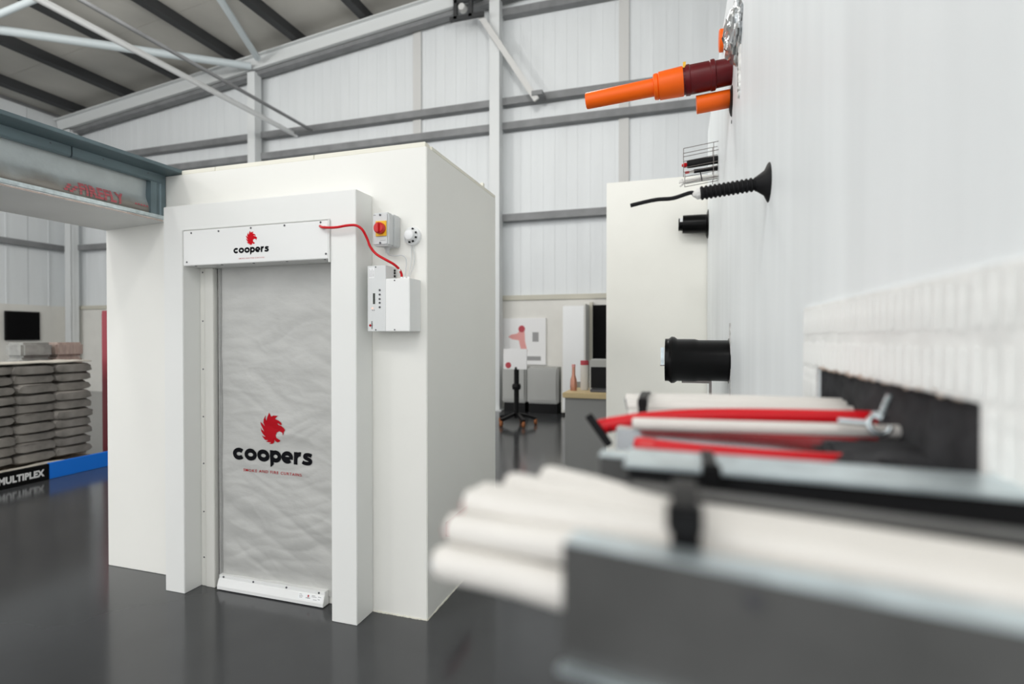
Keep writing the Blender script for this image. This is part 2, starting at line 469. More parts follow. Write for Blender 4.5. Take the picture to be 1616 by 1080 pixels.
def i_beam(b, p0, p1, depth, width, up, t=0.03):
    p0 = Vector(p0); p1 = Vector(p1); u = Vector(up).normalized()
    b.bar(p0, p1, t, depth, up)
    for s in (-1, 1):
        o = u * (depth / 2 - t / 2) * s
        b.bar(p0 + o, p1 + o, width, t, up)
for xx, nm in ((-16.4, 'white steel column in the far left corner of the hall'), (-10.0, 'white steel column rising above the left half of the booth'), (-3.69, 'white steel column on the far wall right of the booth')):
    t = thing('steel_column', nm, 'column', (xx, 10.72, 0), 'columns of the gable wall')
    b = MB(); i_beam(b, (xx, 10.72, 0.02), (xx, 10.72, roof_z(xx) - 0.22), 0.22, 0.2, (1, 0, 0)); b.box(xx - 0.11, 10.6, 0.02, xx + 0.11, 10.63, roof_z(xx) - 0.22)
    b.build('shaft', 'steelwhite', t)
    box('base_plate', 'steelwhite', t, xx - 0.18, 10.5, 0, xx + 0.18, 10.9, 0.02)
t = thing('gable_rafter', 'pale steel rafter sloping up under the roof along the far wall', 'beam', (-16.4, 10.7, roof_z(-16.4)))
b = MB(); i_beam(b, (-16.9, 10.7, roof_z(-16.9)), (8, 10.7, roof_z(8)), 0.36, 0.22, (-0.104, 0, 1)); b.build('beam', 'steelwhite', t)
b = MB().bar((-16.9, 10.78, roof_z(-16.9) - 0.24), (8, 10.78, roof_z(8) - 0.24), 0.18, 0.09); b.build('shade_bar', 'girt', t)  # dark bar added to stand for the shade under the rafter

def tube_thing(name, label, m, path, r, cat='tube', group=None):
    return tag(MB().tube(path, r, 12).build(name, m, None, smooth=True), label, cat, group)
tube_thing('roof_brace', 'pale blue roof brace running left from the column top', 'tube', [(-9.96, 10.55, 8.15), (-12.6, 6.97, 7.52), (-13.6, 5.6, 7.28)], 0.085, 'brace', 'roof bracing')
tube_thing('roof_brace', 'pale roof brace rising right from the column top', 'tube', [(-9.7, 10.5, 8.28), (-8.9, 8.63, 8.42), (-8.2, 7.0, 8.5)], 0.075, 'brace', 'roof bracing')
tube_thing('roof_brace', 'short pale brace in the top left corner of the view', 'tube', [(-12.9, 6.62, 7.42), (-11.42, 6.84, 7.8), (-10.6, 6.96, 8.0)], 0.06, 'brace', 'roof bracing')
tube_thing('roof_pipe', 'shiny bright pipe running under the roof towards the far wall', 'bright_pipe', [(-8.95, 10.95, 6.5), (-8.95, -4.0, 6.5)], 0.055, 'pipe')
tube_thing('roof_conduit', 'thin dark conduit under the roof beside the shiny pipe', 'girt', [(-8.4, 10.95, 6.51), (-8.4, -4.0, 6.51)], 0.035, 'conduit')
t = thing('knee_brace', 'grey diagonal knee brace from the rafter down to the wall rail', 'brace', (-3.8, 10.5, 8.0))
MB().bar((-3.95, 10.5, 8.25), (-2.745, 10.5, 6.356), 0.12, 0.05, (0, 1, 0)).build('strut', 'rooflining', t, 0.008)
box('gusset', 'girt', t, -2.84, 10.44, 6.44, -2.62, 10.78, 6.53)
t = thing('rafter_bracket', 'dark bolted bracket hanging from the rafter beside the column', 'bracket', (-4.3, 10.4, 8.2))
b = MB().box(-4.52, 10.36, 8.22, -4.44, 10.44, 8.9); b.box(-4.18, 10.36, 8.22, -4.10, 10.44, 8.9); b.box(-4.6, 10.36, 8.2, -3.85, 10.44, 8.28)
b.box(-4.5, 10.36, 8.55, -3.85, 10.44, 8.62); b.build('frame', 'purlin', t)
MB().lathe((-4.31, 10.3, 8.42), (0, 1, 0), [(0, 0.07), (0.12, 0.09)], 16).build('cover', 'rooflining', t)

# ------------------------------------------------------------------ the right-hand test wall with its opening
XR = 0.25
HY0, HY1, HZ0, HZ1 = 0.55, 1.113, 1.385, 1.4935
wr = MB()
wr.box(XR, -1.6, 0, XR + 0.25, 5.05, HZ0); wr.box(XR, -1.6, HZ1, XR + 0.25, 5.05, 3.375)
wr.box(XR, -1.6, HZ0, XR + 0.25, HY0, HZ1); wr.box(XR, HY1, HZ0, XR + 0.25, 5.05, HZ1)
wr = struct(wr.build('wall_right', 'testwall', None), 'white test wall along the right with pipes and trays through it')
we = struct(box('wall_end', 'cream', None, -0.645, 5.07, 0, 2.2, 5.25, 3.0), 'cream wall behind the black pipe')
# filler in the opening: rough black compound
b = MB(); ny, nz = 46, 10
for i in range(ny + 1):
    for j in range(nz + 1):
        yy = HY0 + (HY1 - HY0) * i / ny; zz = HZ0 + (HZ1 - HZ0) * j / nz
        d = 0.010 + 0.010 * noise.noise((yy * 14, zz * 18, 1)) + 0.006 * noise.noise((yy * 50, zz * 50, 4))
        if i in (0, ny) or j in (0, nz): d = 0.004
        b.v.append((XR + max(d, 0.003), yy, zz))
for i in range(ny):
    for j in range(nz):
        a = i * (nz + 1) + j; b.f.append([a, a + nz + 1, a + nz + 2, a + 1])
b.build('filler', 'filler', wr, smooth=True)
b = MB(); nu, nv = 30, 14
for i in range(nu):
    a = 2 * math.pi * i / nu
    for j in range(nv + 1):
        ph = math.pi / 2 * j / nv; k = 1 + 0.3 * noise.noise((math.cos(a) * 2.5, math.sin(a) * 2.5, ph * 3))
        b.v.append((XR + 0.015 - math.sin(ph) * 0.085 * k, 0.730 + math.cos(ph) * math.cos(a) * 0.12 * k, 1.405 + math.cos(ph) * math.sin(a) * 0.020 * k))
for i in range(nu):
    for j in range(nv):
        a = i * (nv + 1) + j; c = ((i + 1) % nu) * (nv + 1) + j; b.f.append([a, c, c + 1, a + 1])
b.build('filler_mound', 'filler', wr, smooth=True)
# ribbed white board around the opening
PZ0, PZ1, PY0, PY1 = 1.22, 1.609, 0.12, 1.217
b = MB()
b.box(XR - 0.004, PY0, PZ0, XR, PY1, HZ0); b.box(XR - 0.004, PY0, HZ1, XR, PY1, PZ1)
b.box(XR - 0.004, PY0, HZ0, XR, HY0, HZ1); b.box(XR - 0.004, HY1, HZ0, XR, PY1, HZ1)
pb = b.build('ribbed_board', 'ribbed', wr, 0)
# raised ribs 24 mm apart, in two rows either side of the dimple line
def rib_mesh(z0, z1):
    bb = MB(); bb.box(-0.0026, -0.0055, z0, 0, 0.0055, z1)
    return bb.build('rib', 'ribbed', pb, 0.0014)
r_up = rib_mesh(1.556, 1.603); r_lo = rib_mesh(HZ1 + 0.003, 1.541)
stub = rib_mesh(1.23, 1.49)
first = True
for i in range(45):
    yy = 1.205 - 0.024 * i
    if yy < 0.14: break
    for src in ((r_up, r_lo) if HY0 < yy < HY1 else (r_up, r_lo, stub)):
        o = src if i == 0 else linked(src, 'rib', pb, (0, 0, 0))
        o.location = (XR - 0.004, yy, random.uniform(-0.002, 0.002))
        attach(o, pb)
# crumbs of old board along the top edge of the opening
b = MB()
for i in range(60):
    yy = random.uniform(HY0 + 0.02, HY1 - 0.02); r = random.uniform(0.001, 0.0035)
    b.lathe((XR - 0.006, yy, HZ1 + random.uniform(-0.002, 0.003)), (1, 0, 0), [(0, r * 0.4), (0.003, r), (0.006, r * 0.5)], 6)
o = b.build('crumbs', 'crumb', wr); o['kind'] = 'stuff'

# ================================================================== BOOTH
YB, YF = 2.6231, 2.4636
BX0, BX1 = -3.69, -1.3005
bt = thing('booth', 'large white booth with a projecting door surround', 'booth', (-2.3, 3.2, 0))
box('body', 'booth', bt, BX0, YB, 0.0, BX1, 3.76, 2.585, 0.004)
# lid strips along the top edges, in separate lengths
lids = [(-3.03, -2.76), (-2.757, -2.03), (-2.027, BX1 - 0.012)]
for a, c in lids: box('lid_strip', 'lid', bt, a, YB + 0.006, 2.585, c, YB + 0.06, 2.612, 0.002)
box('lid_strip', 'lid', bt, BX1 - 0.05, YB + 0.066, 2.585, BX1 - 0.001, 3.76, 2.604, 0.001)
box('lid_clip', 'lid', bt, BX1 - 0.03, 3.52, 2.604, BX1 - 0.01, 3.55, 2.635)
SX0, SX1, OX0, OX1, OZ = -2.985, -1.6375, -2.835, -1.796, 2.187
poly = [(SX0, 0), (OX0, 0), (OX0, OZ), (OX1, OZ), (OX1, 0), (SX1, 0), (SX1, 2.338), (SX0, 2.338)]
MB().prism(poly, lambda u, v, d: (u, d, v), YF, YB - 0.001).build('door_surround', 'surround', bt, 0.003)
# ragged white sealant bead at the foot
b = MB()
for a, c, yb in ((SX1, BX1, YB), ):
    n = 40
    for i in range(n):
        xx = a + (c - a) * i / n
        b.box(xx, yb - random.uniform(0.002, 0.006), 0, xx + (c - a) / n, yb, random.uniform(0.004, 0.011))
n = 50
for i in range(n):
    yy = YB + (3.76 - YB) * i / n
    b.box(BX1, yy, 0, BX1 + random.uniform(0.002, 0.006), yy + 1.13 / n, random.uniform(0.003, 0.01))
b.build('foot_sealant', 'lid', bt)

# ------------------------------------------------------------------ fire curtain set in the surround
fc = thing('fire_curtain', 'grey roll-down fire curtain with red lion logo in white door surround', 'curtain', (-2.3, 2.58, 0))
CX0, CX1, CY = -2.712, -1.853, 2.604
def wrinkle(xx, zz):
    a = noise.noise((xx * 2.0 + 3, zz * 4.0, 0.3)) * 0.009
    a += noise.noise((xx * 4 + 1, zz * 9.0, 2.7)) * 0.0045
    g = noise.noise((xx * 3.5 - 2, zz * 11 + 1.5 * noise.noise((xx * 2, zz * 2, 8)), 5.1)); a += (0.3 - abs(g)) * 0.006
    for sx_, sz_, o_, am in ((2.3, 6.5, 21.0, 0.0042), (4.5, 9.0, 33.0, 0.0030)):      # sharp creases
        mask = max(0.0, noise.noise((xx * 3 + o_, zz * 3, 1.1)) + 0.25)
        a -= am * mask * (1 - min(1.0, abs(noise.noise((xx * sx_ + o_, zz * sz_ + xx * 1.5, 4.4))) * 3.5)) ** 2
    lowb = max(0.0, min(1.0, (0.85 - zz) / 0.5))
    g2 = noise.noise(((xx - CX0) * 1.6 + zz * 2.2, zz * 5.0 + xx * 2.4, 9.2)); a += lowb * (0.3 - abs(g2)) * 0.022
    edge = min(1.0, (xx - CX0) / 0.05, (CX1 - xx) / 0.05)
    top = max(0.25, min(1.0, (2.0 - zz) / 0.35))
    return max(-0.018, min(0.010, a * max(edge, 0.15) * top))
def curtain_y(xx, zz): return CY + wrinkle(xx, zz)
b = MB(); nx, nz = 110, 260
for i in range(nx + 1):
    for j in range(nz + 1):
        xx = CX0 + (CX1 - CX0) * i / nx; zz = 0.05 + (2.0 - 0.05) * j / nz
        b.v.append((xx, curtain_y(xx, zz), zz))
for i in range(nx):
    for j in range(nz):
        a = i * (nz + 1) + j; b.f.append([a, a + nz + 1, a + nz + 2, a + 1])
cu = b.build('curtain_cloth', 'fabric', fc, smooth=True)
lion('lion_emblem', 'red_print', cu, -2.3069, 1.0042, 0.1876, curtain_y, 0.0026, True)
coopers('wordmark', 'black_print', cu, -2.6035, 0.799, 0.0741, curtain_y, 0.0026)
def fn(u, v):
    xx = -2.526 + u * 0.425; zz = 0.7315 + v * 0.0165
    return (xx, curtain_y(xx, zz) - 0.0036, zz)
text_obj('tagline', 'SMOKE AND FIRE CURTAINS', 'red_print', cu, fn, 0.012, 1.25)
for xs in (CX0 + 0.014, CX0 + 0.026, CX1 - 0.014):
    b = MB(); n = 120
    pts = [(xs + 0.0015 * noise.noise((zz * 6, xs, 0)), zz) for zz in [0.06 + 1.92 * i / n for i in range(n + 1)]]
    b.ribbon(pts, 0.003, lambda u, v, d: (u, curtain_y(u, v) - 0.0025, v), 0).build('edge_seam', 'stitch', cu)
# header box
hb = box('header_box', 'white_metal', fc, -2.821, 2.455, 1.974, -1.8035, 2.618, 2.1815, 0.003)
hs = lambda xx, zz: 2.455
lion('lion_emblem', 'red_print_bright', hb, -2.316, 2.114, 0.081, hs, 0.0008)
coopers('wordmark', 'black_print', hb, -2.4445, 2.030, 0.0320, hs, 0.0008)
text_obj('tagline', 'SMOKE AND FIRE CURTAINS', 'red_faded', hb, lambda u, v: (-2.407 + u * 0.18, 2.4542, 1.9955 + v * 0.0075), 0.006, 1.25)
sc0 = MB().lathe((0, 0.001, 0), (0, -1, 0), [(0, 0.0055), (0.003, 0.0055), (0.0045, 0.003)], 10).build('screw', 'screw', hb)
spots = [(-2.757, 2.1665), (-2.5526, 2.1657), (-2.3201, 2.17), (-2.0893, 2.17), (-1.8524, 2.1724), (-2.7923, 1.9953), (-1.8187, 2.0)]
for i, (sx, sz) in enumerate(spots):
    o = sc0 if i == 0 else linked(sc0, 'screw', hb, (0, 0, 0))
    o.location = (sx, 2.4545, sz); attach(o, hb)
us = MB().lathe((0, 0, 0.001), (0, 0, -1), [(0, 0.007), (0.004, 0.006)], 10).build('screw', 'screw', hb)
for i, sx in enumerate((-2.745, -2.55, -2.32, -2.09, -1.84)):
    o = us if i == 0 else linked(us, 'screw', hb, (0, 0, 0))
    o.location = (sx, 2.475, 1.974); attach(o, hb)
box('closing_strip', 'white_metal', fc, -1.802, 2.452, 1.955, -1.797, 2.47, 2.185)
# guides: flange + return, both sides
gl = thing_l = box('guide_rail', 'guide', fc, -2.834, 2.583, 0.0, -2.796, YB - 0.002, 1.974, 0.002)
box('guide_cover', 'guide', fc, -2.7935, 2.577, 0.0, -2.7245, YB - 0.002, 1.974, 0.003)
gr = box('guide_rail', 'guide', fc, -1.846, 2.577, 0.0, -1.797, YB - 0.002, 1.974, 0.003)
box('guide_slot', 'dark', fc, -2.7245, 2.612, 0.0, -2.70, YB - 0.002, 1.974)
g0 = MB().lathe((0, 0.001, 0), (0, -1, 0), [(0, 0.0048), (0.003, 0.0048), (0.004, 0.003)], 10).build('screw', 'screw', gl)
for i, sz in enumerate((1.9496, 1.648, 1.3498, 1.0549, 0.7633, 0.4632, 0.1783)):
    o = g0 if i == 0 else linked(g0, 'screw', gl, (0, 0, 0))
    o.location = (-2.812, 2.583, sz); attach(o, gl)
# bottom bar: sloped-top section
prof = [(2.615, 0.006), (2.560, 0.006), (2.560, 0.026), (2.574, 0.066), (2.578, 0.066), (2.578, 0.088), (2.615, 0.088)]
bbm = MB().prism(prof, lambda u, v, d: (d, u, v), -2.690, -1.925)
bb_ = bbm.build('bottom_bar', 'white_metal', fc, 0.0015)
s1 = MB().lathe((0, 0.001, 0), (0, -1, 0), [(0, 0.006), (0.004, 0.006), (0.006, 0.003)], 10).build('screw', 'screw', bb_)
for i, sx in enumerate((-2.655, -2.43, -2.19, -1.965)):
    o = s1 if i == 0 else linked(s1, 'screw', bb_, (0, 0, 0))
    o.location = (sx, 2.578, 0.078); attach(o, bb_)
# printed rating label lying on the sloped face
sl = lambda zz: 2.560 + (zz - 0.026) / 0.040 * 0.014
lab = MB(); lf = lambda u, v, d: (u, sl(v) - d, v)
lab.prism([(-2.10, 0.034), (-1.932, 0.034), (-1.932, 0.064), (-2.10, 0.064)], lf, 0.0003, 0.0009)
lb = lab.build('rating_label', 'white_plastic', bb_)
lion('lion_emblem', 'red_print', lb, -2.030, 0.055, 0.014, lambda a, c: sl(c), 0.0013)
coopers('wordmark', 'black_print', lb, -2.046, 0.043, 0.0038, lambda a, c: sl(c), 0.0013)
b = MB()
for (xa, xb, zz) in ((-2.092, -2.075, 0.058), (-2.092, -2.066, 0.050), (-2.09, -2.07, 0.043), (-2.008, -1.985, 0.060), (-2.008, -1.975, 0.054), (-1.995, -1.97, 0.041), (-1.965, -1.945, 0.057), (-1.965, -1.95, 0.045)):
    b.prism([(xa, zz - 0.0012), (xb, zz - 0.0012), (xb, zz + 0.0012), (xa, zz + 0.0012)], lf, 0.0009, 0.0013)
b.build('fine_print', 'label_grey', lb)['kind'] = 'stuff'

# ------------------------------------------------------------------ devices on the booth front
t = thing('isolator_switch', 'grey isolator switch box with red knob on yellow plate', 'switch', (-1.508, YB, 2.12))
ib = box('back_box', 'grey_plastic', t, -1.5565, 2.556, 2.040, -1.4605, YB, 2.2115, 0.006)
cv = box('cover', 'grey_plastic', t, -1.5585, 2.497, 2.036, -1.4625, 2.554, 2.2115, 0.008)
box('warning_plate', 'yellow', t, -1.535, 2.490, 2.085, -1.472, 2.497, 2.165, 0.001)
kb = MB().lathe((-1.505, 2.490, 2.125), (0, -1, 0), [(0, 0.030), (0.012, 0.031), (0.022, 0.029), (0.026, 0.024)], 28).build('knob', 'red_knob', t, smooth=True)
box('grip', 'red_knob', kb, -1.513, 2.452, 2.100, -1.497, 2.466, 2.150, 0.003)
for sz in (2.198, 2.050):
    MB().lathe((-1.511, 2.4975, sz), (0, -1, 0), [(0, 0.006), (0.003, 0.006)], 10).build('screw', 'screw', t)
MB().lathe((-1.518, 2.58, 2.040), (0, 0, -1), [(0, 0.014), (0.012, 0.014), (0.013, 0.011), (0.03, 0.010)], 14).build('cable_gland', 'grey_plastic', t, smooth=True)
box('maker_mark', 'label_grey', t, -1.552, 2.4965, 2.196, -1.538, 2.498, 2.201)
box('maker_mark', 'label_grey', t, -1.512, 2.4965, 2.062, -1.478, 2.498, 2.064)

t = thing('smoke_detector', 'round white smoke detector on the booth front', 'detector', (-1.383, YB, 2.10))
MB().lathe((-1.383, YB, 2.10), (0, -1, 0), [(0, 0.050), (0.014, 0.050), (0.020, 0.046)], 36).build('base', 'white_plastic', t, smooth=True)
hd = MB().lathe((-1.383, YB - 0.02, 2.10), (0, -1, 0), [(0, 0.043), (0.010, 0.040), (0.022, 0.030), (0.026, 0.028), (0.034, 0.026), (0.038, 0.020)], 36).build('sensor_head', 'white_plastic', t, smooth=True)
for a in (65, 20, -20, -62, -95):
    a = math.radians(a)
    MB().bar((-1.383 + 0.032 * math.cos(a), YB - 0.036, 2.10 + 0.032 * math.sin(a)), (-1.383 + 0.041 * math.cos(a), YB - 0.033, 2.10 + 0.041 * math.sin(a)), 0.010, 0.010, (0, 1, 0)).build('vent', 'black_plastic', hd)

t = thing('control_panel', 'flat grey curtain control panel with display and five buttons', 'control panel', (-1.54, YB, 1.58))
en = box('enclosure', 'panel_face', t, -1.5955, 2.507, 1.580, -1.484, YB, 1.932, 0.002)
box('display', 'lcd', t, -1.5615, 2.5055, 1.7266, -1.5495, 2.508, 1.7842)
for zz in (1.8003, 1.7766, 1.753, 1.7327, 1.709):
    MB().lathe((-1.5208, 2.508, zz), (0, -1, 0), [(0, 0.0055), (0.004, 0.0055), (0.005, 0.004)], 12).build('button', 'screw', t)
MB().lathe((-1.565, 2.508, 1.704), (0, -1, 0), [(0, 0.0035), (0.003, 0.0025)], 10).build('indicator_lamp', 'lamp_led', t)
box('serial_label', 'white_plastic', t, -1.586, 2.506, 1.865, -1.553, 2.508, 1.922)
for q in range(4): box('label_line', 'label_grey', t, -1.583 + 0.008 * q, 2.5055, 1.872, -1.5815 + 0.008 * q, 2.5065, 1.915 - 0.008 * (q % 2))
for q in range(2): box('label_line', 'label_grey', t, -1.568 + 0.010 * q, 2.5062, 1.690, -1.562 + 0.010 * q, 2.5072, 1.697)
MB().prism([(-1.583, 1.6), (-1.575, 1.6085), (-1.583, 1.617), (-1.591, 1.6085)], lambda u, v, d: (u + 0.004, d, v + 0.003), 2.5055, 2.508).build('lion_emblem', 'red_print', t)
text_obj('wordmark', 'coopers', 'black_print', t, lambda u, v: (-1.5625 - v * 0.009, 2.5058, 1.592 + u * 0.042), 0.02)
for zz in (1.8945, 1.9115, 1.926):
    MB().lathe((-1.485, 2.597, zz - 0.012), (1, 0, 0), [(0, 0.0062), (0.006, 0.0062)], 12).build('terminal', 'black_plastic', t)
for xx, zz in ((-1.545, 1.924), (-1.545, 1.588)):
    MB().lathe((xx, 2.508, zz), (0, -1, 0), [(0, 0.004), (0.003, 0.004)], 10).build('screw', 'screw', t)
t = thing('junction_enclosure', 'plain white metal enclosure joined to the right of the control panel', 'enclosure', (-1.405, YB, 1.58))
box('enclosure', 'white_metal', t, -1.480, 2.496, 1.579, -1.337, YB, 1.8585, 0.003)
for zz in (1.848, 1.588): MB().lathe((-1.425, 2.497, zz), (0, -1, 0), [(0, 0.004), (0.003, 0.004)], 10).build('screw', 'screw', t)
for gx in (-1.4242, -1.4045, -1.382):
    MB().lathe((gx, 2.57, 1.858), (0, 0, 1), [(0, 0.011), (0.008, 0.011), (0.009, 0.009), (0.016, 0.008)], 14).build('cable_gland', 'white_plastic', t, smooth=True)

red = [(-1.8543, 2.452, 2.1514), (-1.8176, 2.43, 2.1379), (-1.7347, 2.425, 2.1319), (-1.6645, 2.425, 2.1376), (-1.614, 2.43, 2.1355), (-1.5824, 2.44, 2.1122), (-1.5686, 2.46, 2.0718), (-1.5545, 2.47, 2.0276), (-1.5248, 2.48, 1.9889), (-1.4736, 2.49, 1.9577), (-1.4414, 2.51, 1.9375), (-1.4262, 2.54, 1.9158), (-1.4238, 2.565, 1.892), (-1.4242, 2.57, 1.872)]
t = thing('red_cable', 'thin red cable running from the curtain header to the control enclosure', 'cable', red[0])
MB().tube(smooth_path(red), 0.0068, 12).build('sheath', 'red_cable', t, smooth=True)
MB().lathe((-1.838, 2.456, 2.146), (0.9, -0.5, -0.3), [(0, 0.011), (0.012, 0.011), (0.013, 0.009), (0.018, 0.009)], 12).build('cable_gland', 'white_plastic', t)
MB().lathe((-1.4262, 2.54, 1.9158), (0.02, 0.5, -0.5), [(0, 0.0078), (0.014, 0.0078)], 12).build('cable_clip', 'white_plastic', t)
w1 = [(-1.518, 2.58, 2.012), (-1.5087, 2.58, 2.0), (-1.4756, 2.585, 1.9915), (-1.432, 2.59, 1.9937), (-1.4079, 2.59, 1.9693), (-1.4070, 2.585, 1.9173), (-1.4045, 2.57, 1.873)]
tube_thing('white_wire', 'thin pale wire looping from the isolator switch down to the enclosure', 'grey_plastic', smooth_path(w1), 0.0032, 'wire')
tube_thing('white_wire', 'straight thin wire hanging from the left of the smoke detector', 'grey_plastic', smooth_path([(-1.3885, 2.61, 2.055), (-1.3870, 2.61, 1.9698), (-1.3850, 2.57, 1.872)]), 0.0024, 'wire')
tube_thing('white_wire', 'bowed thin wire hanging from the right of the smoke detector', 'grey_plastic', smooth_path([(-1.3787, 2.61, 2.055), (-1.3690, 2.61, 1.9623), (-1.3795, 2.57, 1.872)]), 0.0024, 'wire')
t = thing('wall_outlet', 'small dark red box low on the booth side behind cable ends', 'box', (BX1, 3.0, 0.36))
box('case', 'red_post', t, BX1, 2.862, 0.375, BX1 + 0.03, 3.19, 0.46, 0.004)
box('flap', 'red_knob', t, BX1 + 0.03, 2.90, 0.39, BX1 + 0.036, 3.15, 0.445, 0.002)

# ------------------------------------------------------------------ portal: board lintel, steel channel, fire barrier cloth
PX0, PX1 = -3.69, -3.155
t = thing('portal_lintel', 'boarded lintel with blue grey steel channel joined to the booth', 'lintel', (-3.4, 1.0, 2.28))
MB().prism([(PX0, 2.268), (PX1, 2.290), (PX1, 2.303), (PX0, 2.303)], lambda u, v, d: (u, d, v), -0.6, YB - 0.002).build('soffit_board', 'board', t)
# broken paper edge
b = MB(); n = 110
for i in range(n):
    ya = -0.6 + 3.2 * i / n
    hh = 0.006 + 0.005 * abs(noise.noise((ya * 9, 0, 0)))
    b.box(PX1 - 0.004, ya, 2.291, PX1 + 0.002, ya + 3.2 / n, 2.291 + hh)
b.build('board_edge', 'board_edge', t)
MB().prism([(PX1 - 0.06, 2.304), (PX1 + 0.006, 2.304), (PX1 + 0.006, 2.326), (PX1 + 0.003, 2.326), (PX1 + 0.003, 2.307), (PX1 - 0.06, 2.307)], lambda u, v, d: (u, d, v), -0.6, YB - 0.002).build('bottom_track', 'galv', t)
for a, c in ((-0.6, 2.055), (2.06, YB - 0.03)):
    ch = MB().prism([(PX1 - 0.03, 2.532), (PX1 + 0.002, 2.527), (PX1 + 0.012, 2.534), (PX1 + 0.012, 2.585), (PX1 - 0.03, 2.585)], lambda u, v, d: (u, d, v), a, c).build('head_channel', 'teal', t, 0.002)
    for q in range(5):
        yy = c - 0.10 - 0.27 * q
        MB().lathe((PX1 + 0.011, yy, 2.568), (1, 0, 0), [(0, 0.004), (0.002, 0.003)], 8).build('rivet', 'screw', ch)
MB().prism([(PX1 - 0.05, 2.586), (PX1 + 0.015, 2.586), (PX1 + 0.125, 2.596), (PX1 + 0.125, 2.618), (PX1 - 0.05, 2.618)], lambda u, v, d: (u, d, v), -0.6, YB + 0.03).build('top_plate', 'teal', t, 0.002)
MB().prism([(2.520, PX1 - 0.05), (2.520, PX1), (2.555, PX1 + 0.006), (2.562, PX1), (2.578, PX1), (2.585, PX1 + 0.006), (2.618, PX1 + 0.004), (2.618, PX1 - 0.05)], lambda u, v, d: (v, u, d), 2.306, 2.586).build('end_stud', 'teal', t)
box('back_board', 'board', t, PX0, -0.6, 2.303, PX0 + 0.02, YB - 0.002, 2.586)
box('far_jamb', 'board', t, PX0, -0.9, 0, PX1, -0.6, 2.6)

# barrier cloth: upright sheet, bulging roll at the foot
def barrier_x(v):     # v = height 2.308..2.586
    return PX1 - 0.045 + 0.030 * math.exp(-((v - 2.355) / 0.05) ** 2) + 0.012 * max(0, (v - 2.42) / 0.16)
t = thing('fire_barrier', 'silver fire barrier cloth with faded red print inside the steel channel', 'fire barrier', (PX1 - 0.05, 1.0, 2.31))
b = MB(); ny, nz = 150, 30; ya, yb = -0.58, 2.522
for i in range(ny + 1):
    for j in range(nz + 1):
        yy = ya + (yb - ya) * i / ny; v = 2.3075 + (2.586 - 2.3075) * j / nz
        b.v.append((barrier_x(v) + 0.003 * noise.noise((yy * 2.5, v * 12, 3)), yy, v))
for i in range(ny):
    for j in range(nz):
        a = i * (nz + 1) + j; b.f.append([a, a + nz + 1, a + nz + 2, a + 1])
b.build('cloth', 'barrier', t, smooth=True)
bp = lambda yy, v: (barrier_x(v) + 0.003 * noise.noise((yy * 2.5, v * 12, 3)) + 0.0055, yy, v)
gaps = [(0.19, 0.225), (0.43, 0.465), (0.67, 0.705), (0.88, 0.91)]
text_obj('barrier_print', 'FIREFLY', 'red_faded', t, lambda u, v: bp(2.112 + u * 0.25, 2.342 + v * 0.066), 0.04, 1.05, gaps)
b = MB()
for q, (ya, za) in enumerate(((2.035, 2.345), (2.045, 2.36), (2.055, 2.375), (2.062, 2.342), (2.075, 2.355), (2.088, 2.37))):
    b.prism([(ya, za), (ya + 0.018, za + 0.002), (ya + 0.014, za + 0.013), (ya - 0.004, za + 0.011)], lambda u, v, d: Vector(bp(u, v)) + Vector((d, 0, 0)), 0, 0.001)
for q in range(5):
    ya = 2.425 + 0.018 * q
    b.prism([(ya, 2.362), (ya + 0.012, 2.362), (ya + 0.010, 2.372), (ya + 0.002, 2.372)], lambda u, v, d: Vector(bp(u, v)) + Vector((d, 0, 0)), 0, 0.001)
b.build('print_marks', 'red_faded', t)

# ================================================================== LEFT BACKGROUND
def sack_mesh(name, m, seed, L=0.60, W=0.41, H=0.118):
    b = MB(); nu, nv = 12, 18
    for j in range(nv):
        ph = 2 * math.pi * j / nv
        for i in range(nu + 1):
            s = -1 + 2 * i / nu
            wy = math.copysign(abs(math.cos(ph)) ** 0.35, math.cos(ph)); wz = math.copysign(abs(math.sin(ph)) ** 0.55, math.sin(ph))
            taper = (1 - abs(s) ** 6 * 0.3)
            yy = wy * W / 2 * (1 - 0.06 * abs(s) ** 4); zz = wz * H / 2 * taper; xx = s * L / 2
            nz_ = noise.noise((xx * 9 + seed, yy * 9, zz * 30)); zz += 0.024 * nz_ * taper; xx += 0.03 * noise.noise((yy * 12, zz * 40, seed)); yy += 0.014 * noise.noise((xx * 10, zz * 40 + 5, seed))
            b.v.append((xx, yy, zz))
    n1 = nu + 1
    for j in range(nv):
        for i in range(nu):
            a = j * n1 + i; c = ((j + 1) % nv) * n1 + i
            b.f.append([a, c, c + 1, a + 1])
    b.f.append([j * n1 for j in range(nv)]); b.f.append([j * n1 + nu for j in range(nv)][::-1])
    return b.build(name, m, None, smooth=True)
ordn = ['topmost', 'second', 'third', 'fourth', 'fifth', 'sixth', 'seventh', 'eighth', 'ninth', 'lowest']
stacks = [(4.47, 'stack nearest the red locker'), (4.075, 'middle sack stack'), (3.68, 'sack stack at the left picture edge')]
protos = [sack_mesh('sack', 'sack', s) for s in (1.3, 7.7, 15.1)]
usedp = [False] * 3
sack_bottom = 0.16
for si, (sy, sn) in enumerate(stacks):
    for q in range(10):
        pi = (si + q * 2) % 3
        if not usedp[pi]: o = protos[pi]; usedp[pi] = True
        else: o = protos[pi].copy(); C.objects.link(o)
        o.location = (-7.12 + random.uniform(-0.025, 0.025), sy + random.uniform(-0.012, 0.012), sack_bottom + 0.055 + 0.1075 * (9 - q))
        o.rotation_euler = (0, 0, random.choice((0, math.pi)) + random.uniform(-0.03, 0.03))
        tag(o, ('%s grey sack in the %s' if q in (0, 9) else '%s grey sack from the top of the %s') % (ordn[q], sn), 'sack', 'grey sacks stacked on pallets')
